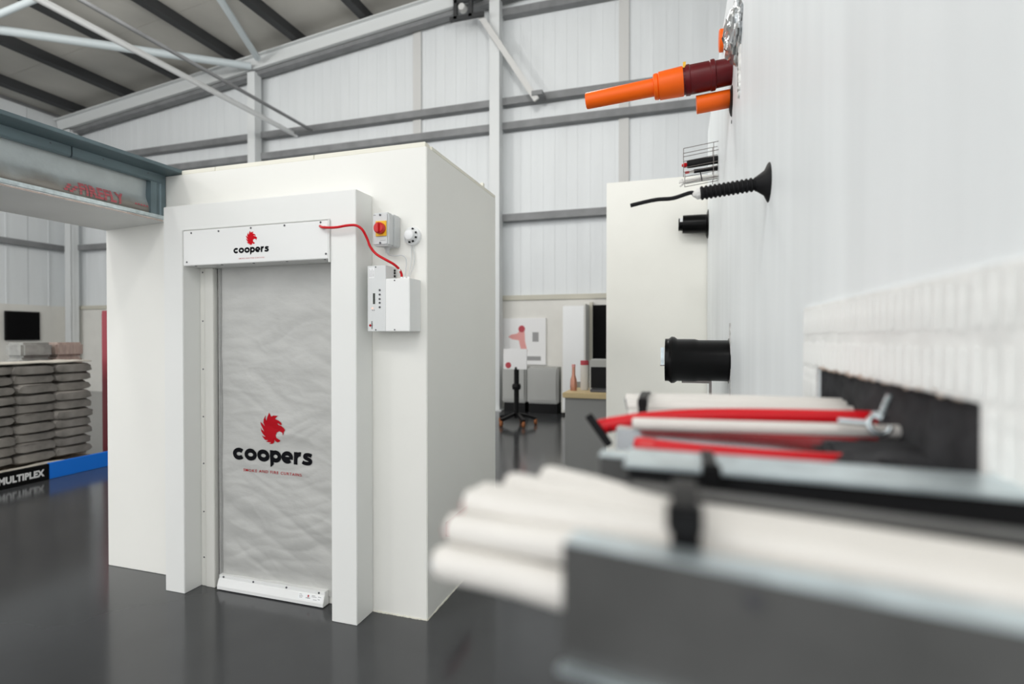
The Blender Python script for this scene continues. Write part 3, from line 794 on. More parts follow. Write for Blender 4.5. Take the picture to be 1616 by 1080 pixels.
for sy, sn in ((4.275, 'under the two sack stacks by the red locker'), (3.3, 'under the sack stack at the left picture edge')):
    t = thing('pallet', 'wooden pallet ' + sn, 'pallet', (-7.12, sy, 0), 'pallets behind the floor boards')
    for q in range(3): box('bearer', 'wood', t, -7.47, sy - 0.4 + 0.36 * q, 0, -6.77, sy - 0.32 + 0.36 * q, 0.09)
    for q in range(5): box('deck_board', 'wood', t, -7.47 + 0.145 * q, sy - 0.4 + (0.05 if sy < 4 else 0), 0.09, -7.36 + 0.145 * q, sy + 0.4, 0.115)
# pale sheets on top of the stacks and at the foot
def sheet(name, label, m, x0, y0, x1, y1, z, amp):
    b = MB(); n = 12
    for lay in (0, 0.012):
        for i in range(n + 1):
            for j in range(n + 1):
                xx = x0 + (x1 - x0) * i / n; yy = y0 + (y1 - y0) * j / n
                b.v.append((xx, yy, z + lay + amp * noise.noise((xx * 5, yy * 5, 2))))
    N = (n + 1) ** 2
    for i in range(n):
        for j in range(n):
            a = i * (n + 1) + j
            b.f.append([a, a + 1, a + n + 2, a + n + 1]); b.f.append([N + a, N + a + n + 1, N + a + n + 2, N + a + 1])
    rim = [i * (n + 1) for i in range(n)] + [n * (n + 1) + j for j in range(n)] + [i * (n + 1) + n for i in range(n, 0, -1)] + [j for j in range(n, 0, -1)]
    for k in range(len(rim)):
        a, c = rim[k], rim[(k + 1) % len(rim)]; b.f.append([a, c, N + c, N + a])
    return tag(b.build(name, m, None, smooth=True), label, 'sheet')
sheet('cover_sheet', 'pale sheet laid over the tops of the sack stacks', 'sack_top', -7.40, 3.42, -6.81, 4.66, 1.252, 0.014)
sheet('packing_sheet', 'crumpled pale packing sheet on the pallet edge above the black board', 'sack_top', -6.80, 3.35, -6.58, 4.3, 0.128, 0.02)
t = thing('floor_board', 'low black board with white lettering standing on the floor', 'sign', (-6.53, 3.6, 0))
box('panel', 'black_board', t, -6.56, 2.9, 0.002, -6.52, 4.015, 0.17, 0.002)
box('foot', 'black_board', t, -6.62, 3.0, 0.0, -6.56, 3.04, 0.08); box('foot', 'black_board', t, -6.62, 3.8, 0.0, -6.56, 3.84, 0.08)
text_obj('lettering', 'MULTIPLEX', 'white_print', t, lambda u, v: (-6.5185, 3.56 + u * 0.41, 0.048 + v * 0.075), 0.05, 1.05)
t = thing('floor_board', 'low plain blue board standing on the floor', 'board', (-6.53, 4.4, 0))
box('panel', 'blue', t, -6.56, 4.02, 0.002, -6.52, 4.95, 0.175, 0.002)
box('foot', 'blue', t, -6.62, 4.1, 0.0, -6.56, 4.14, 0.08); box('foot', 'blue', t, -6.62, 4.8, 0.0, -6.56, 4.84, 0.08)
def load(name, label, m, x0, y0, x1, y1, z1):
    t = thing(name, label, 'pallet load', ((x0 + x1) / 2, (y0 + y1) / 2, 0), 'wrapped loads behind the sacks')
    for q in range(3):
        box('bearer', 'wood', t, x0, y0 + (y1 - y0 - 0.1) * q / 2, 0, x1, y0 + (y1 - y0 - 0.1) * q / 2 + 0.1, 0.1)
    n = 7; h = (z1 - 0.1) / n
    for q in range(n):
        box('layer', m, t, x0 + random.uniform(0, 0.03), y0 + random.uniform(0, 0.02), 0.1 + h * q + 0.004, x1 - random.uniform(0, 0.03), y1 - random.uniform(0, 0.02), 0.1 + h * (q + 1), 0.03)
load('pallet_load', 'grey wrapped load behind the middle sack stack', 'wrap_grey', -8.35, 4.62, -8.0, 4.99, 1.475)
load('pallet_load', 'pinkish wrapped load behind the sacks beside the red locker', 'wrap_pink', -8.35, 5.02, -8.0, 5.39, 1.475)
t = thing('locker', 'tall dark red locker half hidden behind the booth jamb', 'locker', (-6.95, 5.25, 0))
box('body', 'red_post', t, -7.12, 5.0, 0.04, -6.72, 5.5, 1.89, 0.006)
box('door', 'red_post', t, -7.10, 4.985, 0.08, -6.74, 5.0, 1.85, 0.003)
box('foot', 'black_plastic', t, -7.08, 5.04, 0, -6.76, 5.46, 0.04)
t = thing('screen', 'black flat screen hanging on the far left wall', 'screen', (-16.95, 9.85, 1.5))
box('bezel', 'black_plastic', t, -16.93, 9.40, 1.46, -16.87, 10.20, 2.24, 0.01)
box('display', 'screen', t, -16.87, 9.43, 1.49, -16.865, 10.17, 2.21)
box('bracket', 'black_plastic', t, -16.95, 9.65, 1.7, -16.93, 9.9, 2.0)

# ================================================================== MIDDLE BACKGROUND (between booth and cream wall)
t = thing('display_board', 'white display board with blurred red figure on the far wall', 'display board', (-3.15, 10.94, 0.96))
box('panel', 'poster', t, -3.75, 10.905, 0.96, -2.65, 10.945, 1.95, 0.005)
pf = lambda u, v, d: (u * 1.06, 10.905 - d, v)
MB().prism([(-3.28, 1.55), (-3.22, 1.60), (-3.10, 1.62), (-3.02, 1.70), (-2.94, 1.66), (-2.93, 1.45), (-2.88, 1.25), (-2.96, 1.15), (-3.02, 1.30), (-3.06, 1.48), (-3.2, 1.50)], pf, 0.001, 0.004).build('printed_figure', 'poster_pink', t)
MB().lathe((-3.18, 10.904, 1.72), (0, -1, 0), [(0, 0.075), (0.005, 0.07)], 16).build('printed_spot', 'poster_red', t)
box('printed_text', 'label_grey', t, -2.94, 10.90, 1.45, -2.81, 10.906, 1.65); box('printed_text', 'label_grey', t, -3.06, 10.90, 1.05, -2.76, 10.906, 1.14)
t = thing('pedestal_stand', 'black wheeled pedestal stand holding a small white placard', 'stand', (-2.72, 9.0, 0))
MB().tube([(-2.72, 9.0, 0.12), (-2.72, 9.0, 1.02)], 0.045, 14).build('post', 'black_plastic', t, smooth=True)
for a in (20, 92, 164, 236, 308):
    a = math.radians(a); ex, ey = -2.72 + 0.34 * math.cos(a), 9.0 + 0.34 * math.sin(a)
    lg = MB().bar((-2.72, 9.0, 0.2), (ex, ey, 0.11), 0.06, 0.05).build('leg', 'black_plastic', t)
    MB().lathe((ex - 0.02, ey, 0.05), (1, 0, 0), [(0, 0.05), (0.04, 0.05)], 12).build('wheel', 'rust', lg)
MB().lathe((-2.72, 9.0, 0.62), (0, 0, 1), [(0, 0.07), (0.05, 0.08), (0.1, 0.07)], 14).build('collar', 'black_plastic', t)
box('placard', 'poster', t, -2.95, 8.96, 0.98, -2.52, 8.985, 1.34, 0.004)
MB().lathe((-2.86, 8.959, 1.05), (0, -1, 0), [(0, 0.055), (0.005, 0.05)], 14).build('emblem', 'poster_red', t)
for i, (xa, xb, lab) in enumerate(((-3.46, -2.95, 'grey low cabinet on dark plinth left of the pedestal stand'), (-2.93, -2.28, 'grey low cabinet on dark plinth right of the pedestal stand'))):
    t = thing('low_cabinet', lab, 'cabinet', ((xa + xb) / 2, 10.6, 0), 'low cabinets by the far wall')
    bo = box('body', 'cab_grey', t, xa, 10.42, 0.2, xb, 10.9, 0.93, 0.03)
    box('plinth', 'black_plastic', t, xa + 0.03, 10.46, 0, xb - 0.03, 10.88, 0.2)
    box('door', 'cab_grey', t, xa + 0.04, 10.405, 0.27, xb - 0.04, 10.42, 0.88, 0.004)
t = thing('tall_cupboard', 'tall white cupboard beside the dark doorway', 'cupboard', (-1.95, 10.6, 0))
box('body', 'dado', t, -2.2, 10.35, 0.05, -1.72, 10.9, 2.2, 0.008); box('door', 'white_plastic', t, -2.17, 10.335, 0.1, -1.75, 10.35, 2.16, 0.003)
box('plinth', 'black_plastic', t, -2.17, 10.4, 0, -1.75, 10.88, 0.05)
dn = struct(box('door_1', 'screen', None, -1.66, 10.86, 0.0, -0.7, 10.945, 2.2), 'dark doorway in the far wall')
box('door_frame', 'dado_rail', dn, -1.72, 10.84, 0, -1.66, 10.945, 2.26)
t = thing('counter', 'grey counter with beige top beside the cream wall', 'counter', (-0.7, 5.95, 0))
box('carcass', 'counter_grey', t, -1.155, 5.62, 0.0, -0.2, 6.2, 0.90, 0.003)
box('worktop', 'beige', t, -1.175, 5.58, 0.90, -0.2, 6.24, 0.955, 0.006)
box('upstand', 'counter_grey', t, -1.155, 6.2, 0.955, -0.2, 6.24, 1.02)
t = thing('copper_bottle', 'shiny copper bottle on the left end of the counter', 'bottle', (-1.10, 5.85, 0.955))
MB().lathe((-1.105, 5.85, 0.955), (0, 0, 1), [(0, 0.035), (0.05, 0.04), (0.12, 0.035), (0.17, 0.02), (0.26, 0.018)], 20).build('body', 'copper', t, smooth=True)
MB().lathe((-1.105, 5.85, 1.215), (0, 0, 1), [(0, 0.022), (0.03, 0.02)], 16).build('cap', 'poster_pink', t)
t = thing('coffee_machine', 'dark grey machine on the counter against the cream wall', 'machine', (-0.82, 5.98, 0.955))
box('body', 'cab_grey', t, -0.93, 5.85, 0.955, -0.45, 6.12, 1.30, 0.01); box('front_panel', 'black_plastic', t, -0.91, 5.84, 0.99, -0.47, 5.85, 1.22)
box('drip_tray', 'screw', t, -0.90, 5.72, 0.955, -0.48, 5.85, 0.985, 0.004)
t = thing('canister', 'white canister with small red lid on the counter', 'canister', (-1.0, 5.95, 0.955))
MB().lathe((-1.0, 5.95, 0.955), (0, 0, 1), [(0, 0.045), (0.28, 0.045)], 20).build('body', 'dado', t, smooth=True)
MB().lathe((-1.0, 5.95, 1.235), (0, 0, 1), [(0, 0.047), (0.05, 0.045)], 20).build('lid', 'poster_red', t)

# ================================================================== PIPES THROUGH THE RIGHT WALL
def straight(b, p, q, prof, n=28):
    p = Vector(p); q = Vector(q); L = (q - p).length
    return b.lathe(p, q - p, [(a * L, r) for a, r in prof], n)
YP = 2.83
A0 = Vector((XR + 0.02, YP, 2.857)); A1 = Vector((-0.4687, YP, 2.803)); dA = (A1 - A0)
P = lambda xx: A0 + dA * ((XR + 0.02 - xx) / (XR + 0.02 + 0.4687))
t = thing('pipe_assembly', 'long orange pipe on a dark red coupling high on the wall', 'pipe', (XR, YP, 2.85))
straight(MB(), P(0.27), P(0.033), [(0, 0.062), (0.40, 0.064), (0.42, 0.073), (0.50, 0.073), (0.52, 0.069), (0.90, 0.070), (0.92, 0.074), (1.0, 0.072)]).build('coupling', 'maroon', t, smooth=True)
straight(MB(), P(0.033), P(0.022), [(0, 0.066), (1, 0.066)]).build('gasket', 'maroon', t)
MB().prism([(0.020, -0.05), (0.034, -0.05), (0.034, 0.0), (0.020, 0.0)], lambda u, v, d: P(u) + Vector((0, v, d)), 0.045, 0.073).build('gasket_tab', 'yellow', t)
oc = straight(MB(), P(0.022), P(-0.122), [(0, 0.070), (0.03, 0.071), (0.80, 0.067), (0.84, 0.060), (0.86, 0.064), (0.97, 0.062), (1.0, 0.054)]).build('socket', 'orange', t, smooth=True)
straight(MB(), P(-0.115), P(-0.4687), [(0, 0.044), (0.985, 0.041), (1, 0.038)]).build('pipe_length', 'orange', t, smooth=True)
t = thing('pipe_stub', 'short orange pipe stub below the dark red coupling', 'pipe', (XR, YP, 2.73))
straight(MB(), (XR + 0.02, 2.87, 2.742), (0.087, 2.87, 2.728), [(0, 0.044), (1, 0.044)]).build('pipe', 'orange', t, smooth=True)
b = MB().lathe((XR + 0.004, 2.84, 2.715), (-1, 0, 0), [(0, 0.075), (0.006, 0.070), (0.012, 0.052)], 20)
b.lathe((XR + 0.004, 2.82, 2.645), (-1, 0, 0), [(0, 0.022), (0.006, 0.015)], 10); b.lathe((XR + 0.004, 2.835, 2.61), (-1, 0, 0), [(0, 0.013), (0.006, 0.008)], 8)
b.build('black_sealant', 'black_rubber', t)
t = thing('pipe_stub', 'short orange pipe stub at the top of the wall beside the foil', 'pipe', (XR, 3.3, 3.27))
straight(MB(), (XR + 0.02, 3.36, 3.288), (0.226, 3.36, 3.287), [(0, 0.062), (0.9, 0.062), (1, 0.058)]).build('pipe', 'orange', t, smooth=True)
# crumpled foil lump with white sealant run
t = thing('foil_wrap', 'crumpled silver foil wrap high on the wall above the orange pipe', 'foil', (XR, 2.66, 2.98))
b = MB(); nu, nv = 28, 20
for i in range(nu):
    a = 2 * math.pi * i / nu
    for j in range(nv + 1):
        ph = math.pi / 2 * j / nv
        dx, dy, dz = math.sin(ph) * 0.062, math.cos(ph) * math.cos(a) * 0.15, math.cos(ph) * math.sin(a) * 0.115
        k = 1 + 0.22 * noise.noise((a * 2.2 if False else math.cos(a) * 3, math.sin(a) * 3, ph * 4)) + 0.10 * noise.noise((math.cos(a) * 9, math.sin(a) * 9, ph * 9))
        b.v.append((XR + 0.004 - dx * k, 2.52 + dy * k, 2.875 + dz * k))
for i in range(nu):
    for j in range(nv):
        a = i * (nv + 1) + j; c = ((i + 1) % nu) * (nv + 1) + j
        b.f.append([a, c, c + 1, a + 1])
b.build('foil', 'foil', t, smooth=True)
b = MB()
for q in range(9):
    zz = 2.77 - 0.022 * q; b.lathe((XR + 0.003, 2.47 + 0.008 * math.sin(q * 1.7), zz), (-1, 0, 0), [(0, 0.05 - 0.003 * q), (0.006, 0.042 - 0.003 * q), (0.011, 0.02)], 14)
b.build('sealant_run', 'sealant', t, smooth=True)
# ribbed black conduit with a black cable
YC = 1.697
t = thing('ribbed_conduit', 'black ribbed conduit with flared collar and thin cable out of its end', 'conduit', (XR, YC, 1.99))
MB().lathe((XR + 0.002, YC, 1.997), (-1, 0, -0.02), [(0, 0.058), (0.004, 0.056), (0.014, 0.036), (0.034, 0.022), (0.04, 0.018)], 24).build('collar', 'black_rubber', t, smooth=True)
prof = []; L = 0.185; nr = 15
for q in range(nr):
    for s, r in ((0, 0.0165), (0.25, 0.0205), (0.55, 0.0205), (0.8, 0.0165)): prof.append(((q + s) / nr * L, r))
dcon = Vector((-0.17, 0, -0.016))
MB().lathe((XR - 0.005, YC, 1.998), dcon, prof, 20).build('ribbed_tube', 'black_rubber', t, smooth=True)
pe = Vector((XR - 0.005, YC, 1.998)) + dcon.normalized() * 0.183
MB().lathe(pe, dcon, [(0, 0.016), (0.008, 0.017), (0.016, 0.010), (0.022, 0.006)], 14).build('wool_plug', 'wool', t)
MB().tube(smooth_path([pe + dcon * 0.1, (0.035, YC, 1.985), (-0.015, YC, 1.9725), (-0.06, YC, 1.972), (-0.10, YC, 1.967), (-0.142, YC, 1.9595)]), 0.0062, 12).build('cable', 'black_rubber', t, smooth=True)
# black coupling near the far end
t = thing('pipe_coupling', 'short black pipe coupling at the far end of the wall', 'coupling', (XR, 4.98, 2.54))
MB().lathe((XR + 0.003, 4.95, 2.538), (-1, 0, 0.03), [(0, 0.13), (0.012, 0.12), (0.02, 0.082), (0.09, 0.082), (0.20, 0.079), (0.215, 0.078), (0.216, 0.055), (0.25, 0.055)], 26).build('sleeve', 'black_pipe', t, smooth=True)
box('clip', 'white_plastic', t, 0.015, 4.885, 2.555, 0.04, 4.90, 2.59)
box('scrim_tape', 'tape', wr, XR - 0.0015, 2.83, 1.10, XR, 2.905, 1.62)
# big black soil pipe
YB2 = 2.94
t = thing('soil_pipe', 'large shiny black pipe socket low on the wall', 'pipe', (XR, YB2, 1.426))
MB().lathe((XR + 0.003, YB2, 1.427), (-1, 0, 0.005), [(0, 0.118), (0.004, 0.116), (0.008, 0.106), (0.15, 0.106), (0.17, 0.111), (0.255, 0.111), (0.27, 0.122), (0.285, 0.124), (0.297, 0.114), (0.300, 0.1125), (0.317, 0.1125), (0.318, 0.100), (0.25, 0.098)], 36, caps=False).build('socket', 'black_pipe', t, smooth=True)
MB().lathe((XR - 0.245, YB2, 1.428), (-1, 0, 0), [(0, 0.097), (0.002, 0.097)], 30).build('inner_disc', 'dark', t)
box('test_strip', 'galv', t, -0.085, 2.90, 1.40, -0.068, 2.904, 1.495); box('strip_foot', 'wire', t, -0.088, 2.898, 1.398, 0.02, 2.906, 1.403)
box('mesh_strip', 'wire', t, 0.02, 2.93, 1.309, 0.168, 2.95, 1.3225); box('strip_leg', 'wire', t, 0.156, 2.93, 1.235, 0.168, 2.95, 1.309)
# wire cage with black cylinders and pale tails
YK = 3.77
t = thing('wire_cage', 'thin wire cage holding black plugs high on the wall', 'cage', (XR, YK, 2.56))
b = MB(); wr_ = 0.0022
lv = [(2.800, 0.0), (2.745, 0.0), (2.672, 0.0), (2.640, 0.0), (2.572, 0.0)]
for yy in (YK - 0.05, YK + 0.05):
    for z0, _ in lv:
        b.tube([(XR, yy, z0 + 0.025), (0.032 + (0.01 if z0 < 2.65 else 0), yy, z0)], wr_, 6)
    b.tube([(0.034, yy, 2.640), (0.032, yy, 2.800)], wr_, 6); b.tube([(0.042, yy, 2.572), (0.042, yy, 2.642)], wr_, 6); b.tube([(0.22, yy, 2.575), (0.22, yy, 2.82)], wr_, 6)
for z0 in (2.80, 2.745, 2.672, 2.64): b.tube([(0.033, YK - 0.05, z0), (0.033, YK + 0.05, z0)], wr_, 6)
b.build('wire_frame', 'wire', t)
t = thing('cable_plug', 'thick black plug with red tip inside the wire cage', 'plug', (XR, YK, 2.72))
MB().lathe((XR, YK, 2.722), (-1, 0, -0.08), [(0, 0.026), (0.17, 0.026), (0.195, 0.024)], 20).build('sleeve', 'black_rubber', t, smooth=True)
MB().lathe((0.058, YK, 2.706), (-1, 0, -0.05), [(0, 0.012), (0.02, 0.016), (0.036, 0.008)], 12).build('tip', 'red_cable', t)
t = thing('cable_plug', 'thin black cable with red and white end under the black plug', 'plug', (XR, YK, 2.665))
MB().lathe((XR, YK + 0.02, 2.672), (-1, 0, -0.06), [(0, 0.013), (0.15, 0.013)], 14).build('sleeve', 'black_rubber', t, smooth=True)
MB().lathe((0.10, YK + 0.02, 2.663), (-1, 0, -0.06), [(0, 0.009), (0.03, 0.009)], 12).build('white_end', 'white_cable', t)
MB().lathe((0.07, YK + 0.02, 2.661), (-1, 0, -0.06), [(0, 0.008), (0.025, 0.008)], 12).build('red_end', 'red_cable', t)
t = thing('wire_bundle', 'pale wire bundle with frayed end tied in the cage bottom', 'wires', (XR, YK, 2.6))
for q in range(5):
    a = q * 1.3
    MB().tube([(XR, YK + 0.012 * math.cos(a), 2.612 + 0.012 * math.sin(a)), (0.05, YK + 0.012 * math.cos(a), 2.594 + 0.012 * math.sin(a)), (0.012 + 0.01 * math.sin(q * 2), YK, 2.588 + 0.024 * (q - 2) / 2)], 0.006, 8).build('wire', 'wool', t, smooth=True)
MB().bar((0.150, YK - 0.022, 2.585), (0.140, YK - 0.022, 2.642), 0.008, 0.006).build('tie', 'black_plastic', t)

# ================================================================== CABLE TRAYS
ZT = 1.437
def tie_loop(name, label, cx, cyz, w, m='black_plastic', th=0.0022):
    """closed strap in the plane X = cx around the outline cyz [(y, z)], width w along X"""
    n = len(cyz); b = MB()
    cy = sum(p[0] for p in cyz) / n; cz = sum(p[1] for p in cyz) / n
    for xx in (cx - w / 2, cx + w / 2):
        for s in (0, 1):
            for (yy, zz) in cyz:
                d = Vector((yy - cy, zz - cz)); d = d.normalized() * th * s
                b.v.append((xx, yy + d.x, zz + d.y))
    for i in range(n):
        j = (i + 1) % n
        b.f += [[i, j, n + j, n + i], [2 * n + i, 3 * n + i, 3 * n + j, 2 * n + j], [n + i, n + j, 3 * n + j, 3 * n + i], [i, 2 * n + i, 2 * n + j, j]]
    return b.build(name, m, None)
# --- nearest tray (swung a few degrees)
u = Vector((-0.309, 0.0567, 0)).normalized(); nrm = Vector((u.y * -1, u.x, 0)) * -1   # nrm points away from the camera
if nrm.y < 0: nrm = -nrm
W0 = Vector((0.27, 0.225, 0)); L1 = 0.3355
T1 = thing('cable_tray', 'blurred galvanised cable tray nearest the camera carrying white cables', 'cable tray', (0.1, 0.28, 1.372))
f1 = lambda a, v, d: W0 + nrm * a + u * d + Vector((0, 0, v))
sec = [(0, 1.372), (0, ZT), (0.020, ZT), (0.020, ZT - 0.002), (0.002, ZT - 0.002), (0.002, 1.374), (0.142, 1.374), (0.142, ZT - 0.002), (0.124, ZT - 0.002), (0.124, ZT), (0.144, ZT), (0.144, 1.372)]
MB().prism(sec, f1, 0, L1).build('tray_body', 'galv_shaded', T1)
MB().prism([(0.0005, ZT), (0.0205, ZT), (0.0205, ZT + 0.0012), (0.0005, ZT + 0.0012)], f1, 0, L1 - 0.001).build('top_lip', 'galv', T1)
MB().prism([(-0.008, 1.370), (0.003, 1.370), (0.003, 1.3725), (-0.008, 1.3725)], f1, 0, L1).build('bottom_lip', 'galv', T1)
for a in (0.05, 0.075, 0.24):
    o = f1(-0.0005, 1.4275, a); MB().lathe(o, -nrm, [(0, 0.004), (0.0015, 0.003)], 10).build('rivet', 'screw', T1)
cab = {
 'F': [(-0.1571, 0.335, 1.3949), (-0.1053, 0.327, 1.3956), (-0.0659, 0.318, 1.3955), (0.0102, 0.302, 1.394), (0.10, 0.285, 1.393), (0.262, 0.262, 1.393)],
 'E': [(-0.1515, 0.345, 1.4154), (-0.1085, 0.337, 1.4164), (-0.0673, 0.327, 1.4185), (-0.0029, 0.315, 1.420), (0.10, 0.292, 1.420), (0.262, 0.265, 1.420)],
 'D': [(-0.145, 0.362, 1.4295), (-0.0901, 0.35, 1.4293), (-0.0421, 0.342, 1.4293), (-0.0032, 0.335, 1.4289), (0.0736, 0.315, 1.4314), (0.1445, 0.288, 1.4323), (0.262, 0.264, 1.433)],
 'C': [(-0.1461, 0.388, 1.4263), (-0.0965, 0.375, 1.4263), (-0.045, 0.364, 1.4261), (-0.0034, 0.356, 1.427), (0.0785, 0.337, 1.4291), (0.155, 0.309, 1.4305), (0.262, 0.286, 1.431)],
 'B': [(-0.1298, 0.41, 1.43), (-0.076, 0.395, 1.4283), (-0.0036, 0.378, 1.4256), (0.0829, 0.358, 1.4268), (0.1661, 0.331, 1.4274), (0.262, 0.308, 1.428)],
 'A': [(-0.1061, 0.432, 1.4326), (-0.0553, 0.416, 1.4292), (-0.0038, 0.399, 1.4235), (0.0876, 0.379, 1.4235), (0.1761, 0.353, 1.4247), (0.262, 0.330, 1.425)],
}
lab = {'F': 'lowest white cable poking out of the near tray', 'E': 'second lowest white cable poking out of the near tray', 'D': 'third white cable from below in the near tray fan',
       'C': 'fourth white cable from below in the near tray fan', 'B': 'fifth white cable from below in the near tray fan', 'A': 'topmost white cable in the near tray fan'}
core = {'F': ('core_blue', 'core_red'), 'E': ('core_red', 'core_red'), 'D': ('core_red', 'core_blue'), 'C': ('core_red', 'core_red'), 'B': ('core_red', 'core_blue'), 'A': ('core_red', 'core_red')}
rad = {'F': 0.0118, 'E': 0.0112, 'D': 0.0108, 'C': 0.0108, 'B': 0.0108, 'A': 0.0104}
for k, pts in cab.items():
    t = thing('white_cable', lab[k], 'cable', pts[-1], 'white cables in the near tray')
    sp = smooth_path(pts, 7); r = rad[k]
    MB().tube(sp, [r * 0.86] + [r] * (len(sp) - 1), 20).build('sheath', 'white_cable', t, smooth=True)
    d = (sp[0] - sp[1]).normalized(); side = d.cross(Vector((0, 0, 1))).normalized()
    for s, cm in zip((-1, 1), core[k]):
        o = sp[0] + side * s * 0.0035 + Vector((0, 0, 0.002 * s))
        MB().tube([o - d * 0.002, o + d * 0.0035], 0.0028, 8).build('core', cm, t)
lp = []
for q in range(28):
    a = 2 * math.pi * q / 28
    yy = 0.362 + 0.054 * math.copysign(abs(math.cos(a)) ** 0.45, math.cos(a)); zz = 1.4305 + 0.0175 * math.copysign(abs(math.sin(a)) ** 0.6, math.sin(a))
    lp.append((yy, zz))
t = thing('cable_tie', 'black cable tie around the white cables in the near tray', 'cable tie', (0.0, 0.36, 1.43))
o = tie_loop('strap', '', 0.0045, lp, 0.016); attach(o, t)
box('buckle', 'black_plastic', t, -0.006, 0.301, 1.4415, 0.0135, 0.315, 1.4585, 0.002)
# --- middle tray: galvanised lid with black side
T2 = thing('cable_tray', 'lidded galvanised tray with black side behind the near tray', 'cable tray', (0.1, 0.5, 1.38))
ang = math.radians(-3.6)
u2 = Vector((-math.cos(ang), math.sin(ang) * -1, 0)).normalized(); n2 = Vector((0, 1, 0))
W2 = Vector((0.27, 0.456, 0))
f2 = lambda a, v, d: W2 + n2 * a + u2 * d + Vector((0, 0, v))
L2 = 0.316
MB().prism([(0, ZT - 0.002), (0.070, ZT - 0.002), (0.070, ZT + 0.0015), (0, ZT + 0.0015)], f2, 0, L2).build('lid', 'galv', T2, 0.0005)
MB().prism([(0.004, 1.385), (0.004, ZT - 0.003), (0.010, ZT - 0.003), (0.010, 1.385)], f2, 0, L2 - 0.004).build('black_side', 'black_rubber', T2)
MB().prism([(-0.018, 1.384), (0.010, 1.384), (0.010, 1.388), (-0.018, 1.388)], f2, 0, L2 - 0.07).build('lower_flange', 'black_rubber', T2)
MB().prism([(0.045, 1.385), (0.045, ZT - 0.004), (0.068, ZT - 0.004), (0.068, 1.385)], f2, 0, L2 + 0.027).build('back_side', 'galv_shaded', T2)
MB().prism([(0.043, ZT - 0.004), (0.070, ZT - 0.004), (0.070, ZT - 0.0022), (0.043, ZT - 0.0022)], f2, L2 - 0.02, L2 + 0.028).build('back_lip', 'galv', T2)
t = thing('cable_tie', 'black cable tie over the edge of the lidded tray', 'cable tie', (0.015, 0.48, 1.42))
lp = [(0.468, 1.384), (0.468, 1.40), (0.468, 1.42), (0.468, 1.4375), (0.475, 1.4405), (0.50, 1.4405), (0.53, 1.4405), (0.549, 1.4385), (0.549, 1.42), (0.549, 1.40), (0.549, 1.384), (0.52, 1.382), (0.49, 1.382)]
o = tie_loop('strap', '', 0.0265, lp, 0.011); attach(o, t)
box('buckle', 'black_plastic', t, 0.019, 0.459, 1.400, 0.034, 0.469, 1.446, 0.002)
# --- back tray with red and white cables
T3 = thing('cable_tray', 'shallow galvanised tray carrying red and white cables from the opening', 'cable tray', (0.1, 0.85, 1.39))
sec = [(0.755, 1.392), (0.755, 1.4215), (0.785, 1.4215), (0.785, 1.4205), (0.757, 1.4205), (0.757, 1.394), (1.06, 1.394), (1.06, 1.428), (1.062, 1.428), (1.062, 1.392)]
MB().prism(sec, lambda a, v, d: (d, a, v), -0.082, 0.255).build('tray_body', 'galv_shiny', T3)
MB().box(-0.078, 1.035, 1.437, 0.25, 1.062, 1.440).build('back_lip', 'galv', T3)
def cable(label, m, pts, r, grp, ends=None):
    t = thing('red_cable' if m == 'red_cable' else 'white_cable', label, 'cable', pts[-1], grp)
    sp = smooth_path(pts, 6)
    MB().tube(sp, r, 16).build('sheath', m, t, smooth=True)
    d = (sp[0] - sp[1]).normalized()
    MB().tube([sp[0] - d * 0.001, sp[0] + d * 0.002], r * 0.45, 8).build('core', ends or 'core_red', t)
    return t
for i, (yy, zz, nm) in enumerate(((1.015, 1.436, 'rearmost'), (0.985, 1.435, 'second'), (0.955, 1.431, 'third'), (0.925, 1.420, 'nearest'))):
    cable('%s of the four straight white cables behind the red one' % nm, 'white_cable', [(-0.092 + 0.004 * i, yy, zz - 0.004), (0.05, yy, zz), (0.262, yy, zz)], 0.0115 if i < 2 else 0.0105, 'white cables in the back tray', 'screw')
cable('upper red cable lying on the white cables in the back tray', 'red_cable', [(-0.121, 0.83, 1.408), (-0.09, 0.832, 1.416), (-0.03, 0.838, 1.4255), (0.05, 0.845, 1.4315), (0.15, 0.85, 1.4345), (0.262, 0.85, 1.436)], 0.0118, 'red cables in the trays')
cable('single white cable resting on the near lip of the back tray', 'white_cable', [(-0.060, 0.765, 1.4285), (0.05, 0.765, 1.4300), (0.262, 0.765, 1.4335)], 0.0082, 'white cables in the back tray', 'screw')
cable('lower red cable lying below the tray lip behind the lidded tray', 'red_cable', [(-0.052, 0.70, 1.412), (0.03, 0.695, 1.4085), (0.13, 0.70, 1.406), (0.20, 0.72, 1.403)], 0.0092, 'red cables in the trays')
t = thing('tape_band', 'short red tape band on the lower red cable', 'tape', (-0.035, 0.70, 1.412))
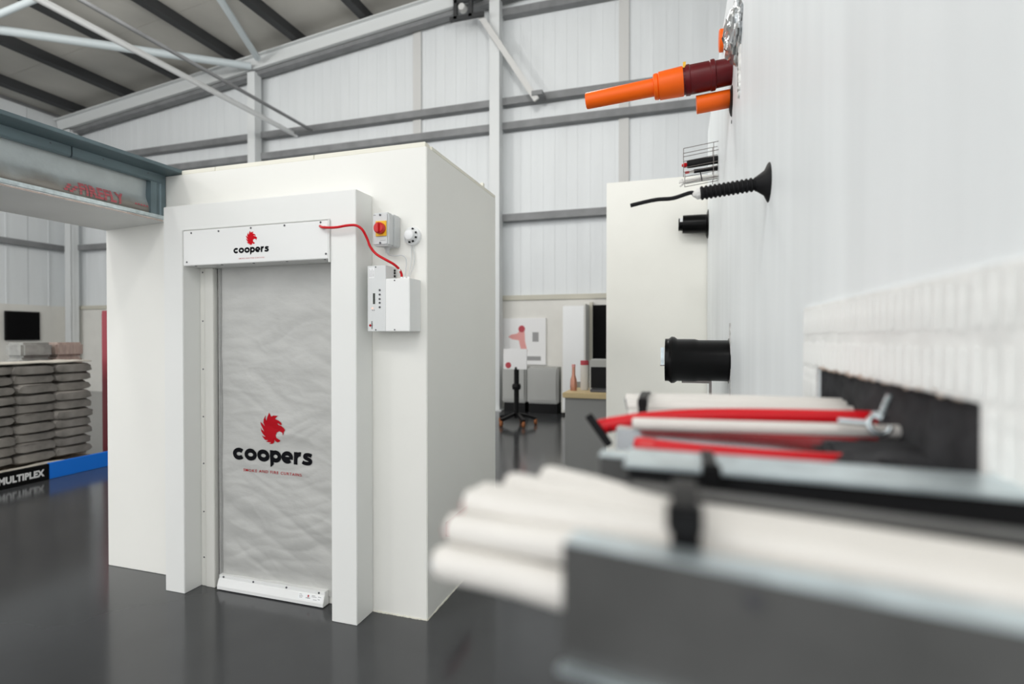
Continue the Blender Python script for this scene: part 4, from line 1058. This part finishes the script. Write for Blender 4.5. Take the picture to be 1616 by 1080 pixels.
MB().lathe((-0.046, 0.6995, 1.4117), (1, -0.1, -0.05), [(0, 0.0102), (0.018, 0.0102)], 16).build('band', 'red_knob', t)
t = thing('cable_tie', 'black cable tie around the straight white cables', 'cable tie', (-0.06, 0.97, 1.43))
lp = []
for q in range(24):
    a = 2 * math.pi * q / 24
    lp.append((0.965 + 0.066 * math.copysign(abs(math.cos(a)) ** 0.5, math.cos(a)), 1.430 + 0.0195 * math.copysign(abs(math.sin(a)) ** 0.6, math.sin(a))))
o = tie_loop('strap', '', -0.055, lp, 0.014); attach(o, t)
box('buckle', 'black_plastic', t, -0.063, 0.895, 1.434, -0.047, 0.906, 1.449, 0.002)
t = thing('cable_tie', 'black slanted cable tie at the tip of the upper red cable', 'cable tie', (-0.11, 0.83, 1.41))
MB().bar((-0.131, 0.814, 1.430), (-0.098, 0.814, 1.385), 0.012, 0.004, (0, 1, 0)).build('strap', 'black_plastic', t, 0.001)
lpz = MB().lathe((-0.108, 0.831, 1.4125), (1, 0, 0.1), [(0, 0.0115), (0.010, 0.0115)], 16).build('loop', 'black_plastic', t)
t = thing('eye_bolt', 'shiny zinc eye bolt standing in the opening beside the cables', 'bolt', (0.23, 0.74, 1.43))
rn = []
for q in range(25):
    a = math.radians(100 + 250 * q / 24); rn.append((0.232 + 0.011 * math.cos(a), 0.742 + 0.004 * math.sin(a), 1.444 + 0.0105 * math.sin(a)))
MB().tube(rn, 0.0034, 10).build('eye', 'bolt', t, smooth=True)
pr = []
for q in range(9):
    pr += [(q * 0.0032, 0.0034), (q * 0.0032 + 0.0016, 0.0046)]
MB().lathe((0.234, 0.742, 1.455), (0.35, 0, 1), pr, 12).build('threaded_shank', 'bolt', t)
MB().lathe((0.231, 0.742, 1.452), (0.35, 0, 1), [(0, 0.009), (0.004, 0.0095), (0.007, 0.006)], 6).build('nut', 'bolt', t)
MB().tube([(0.19, 0.75, 1.446), (0.225, 0.744, 1.445)], 0.0035, 8).build('side_rod', 'bolt', t)
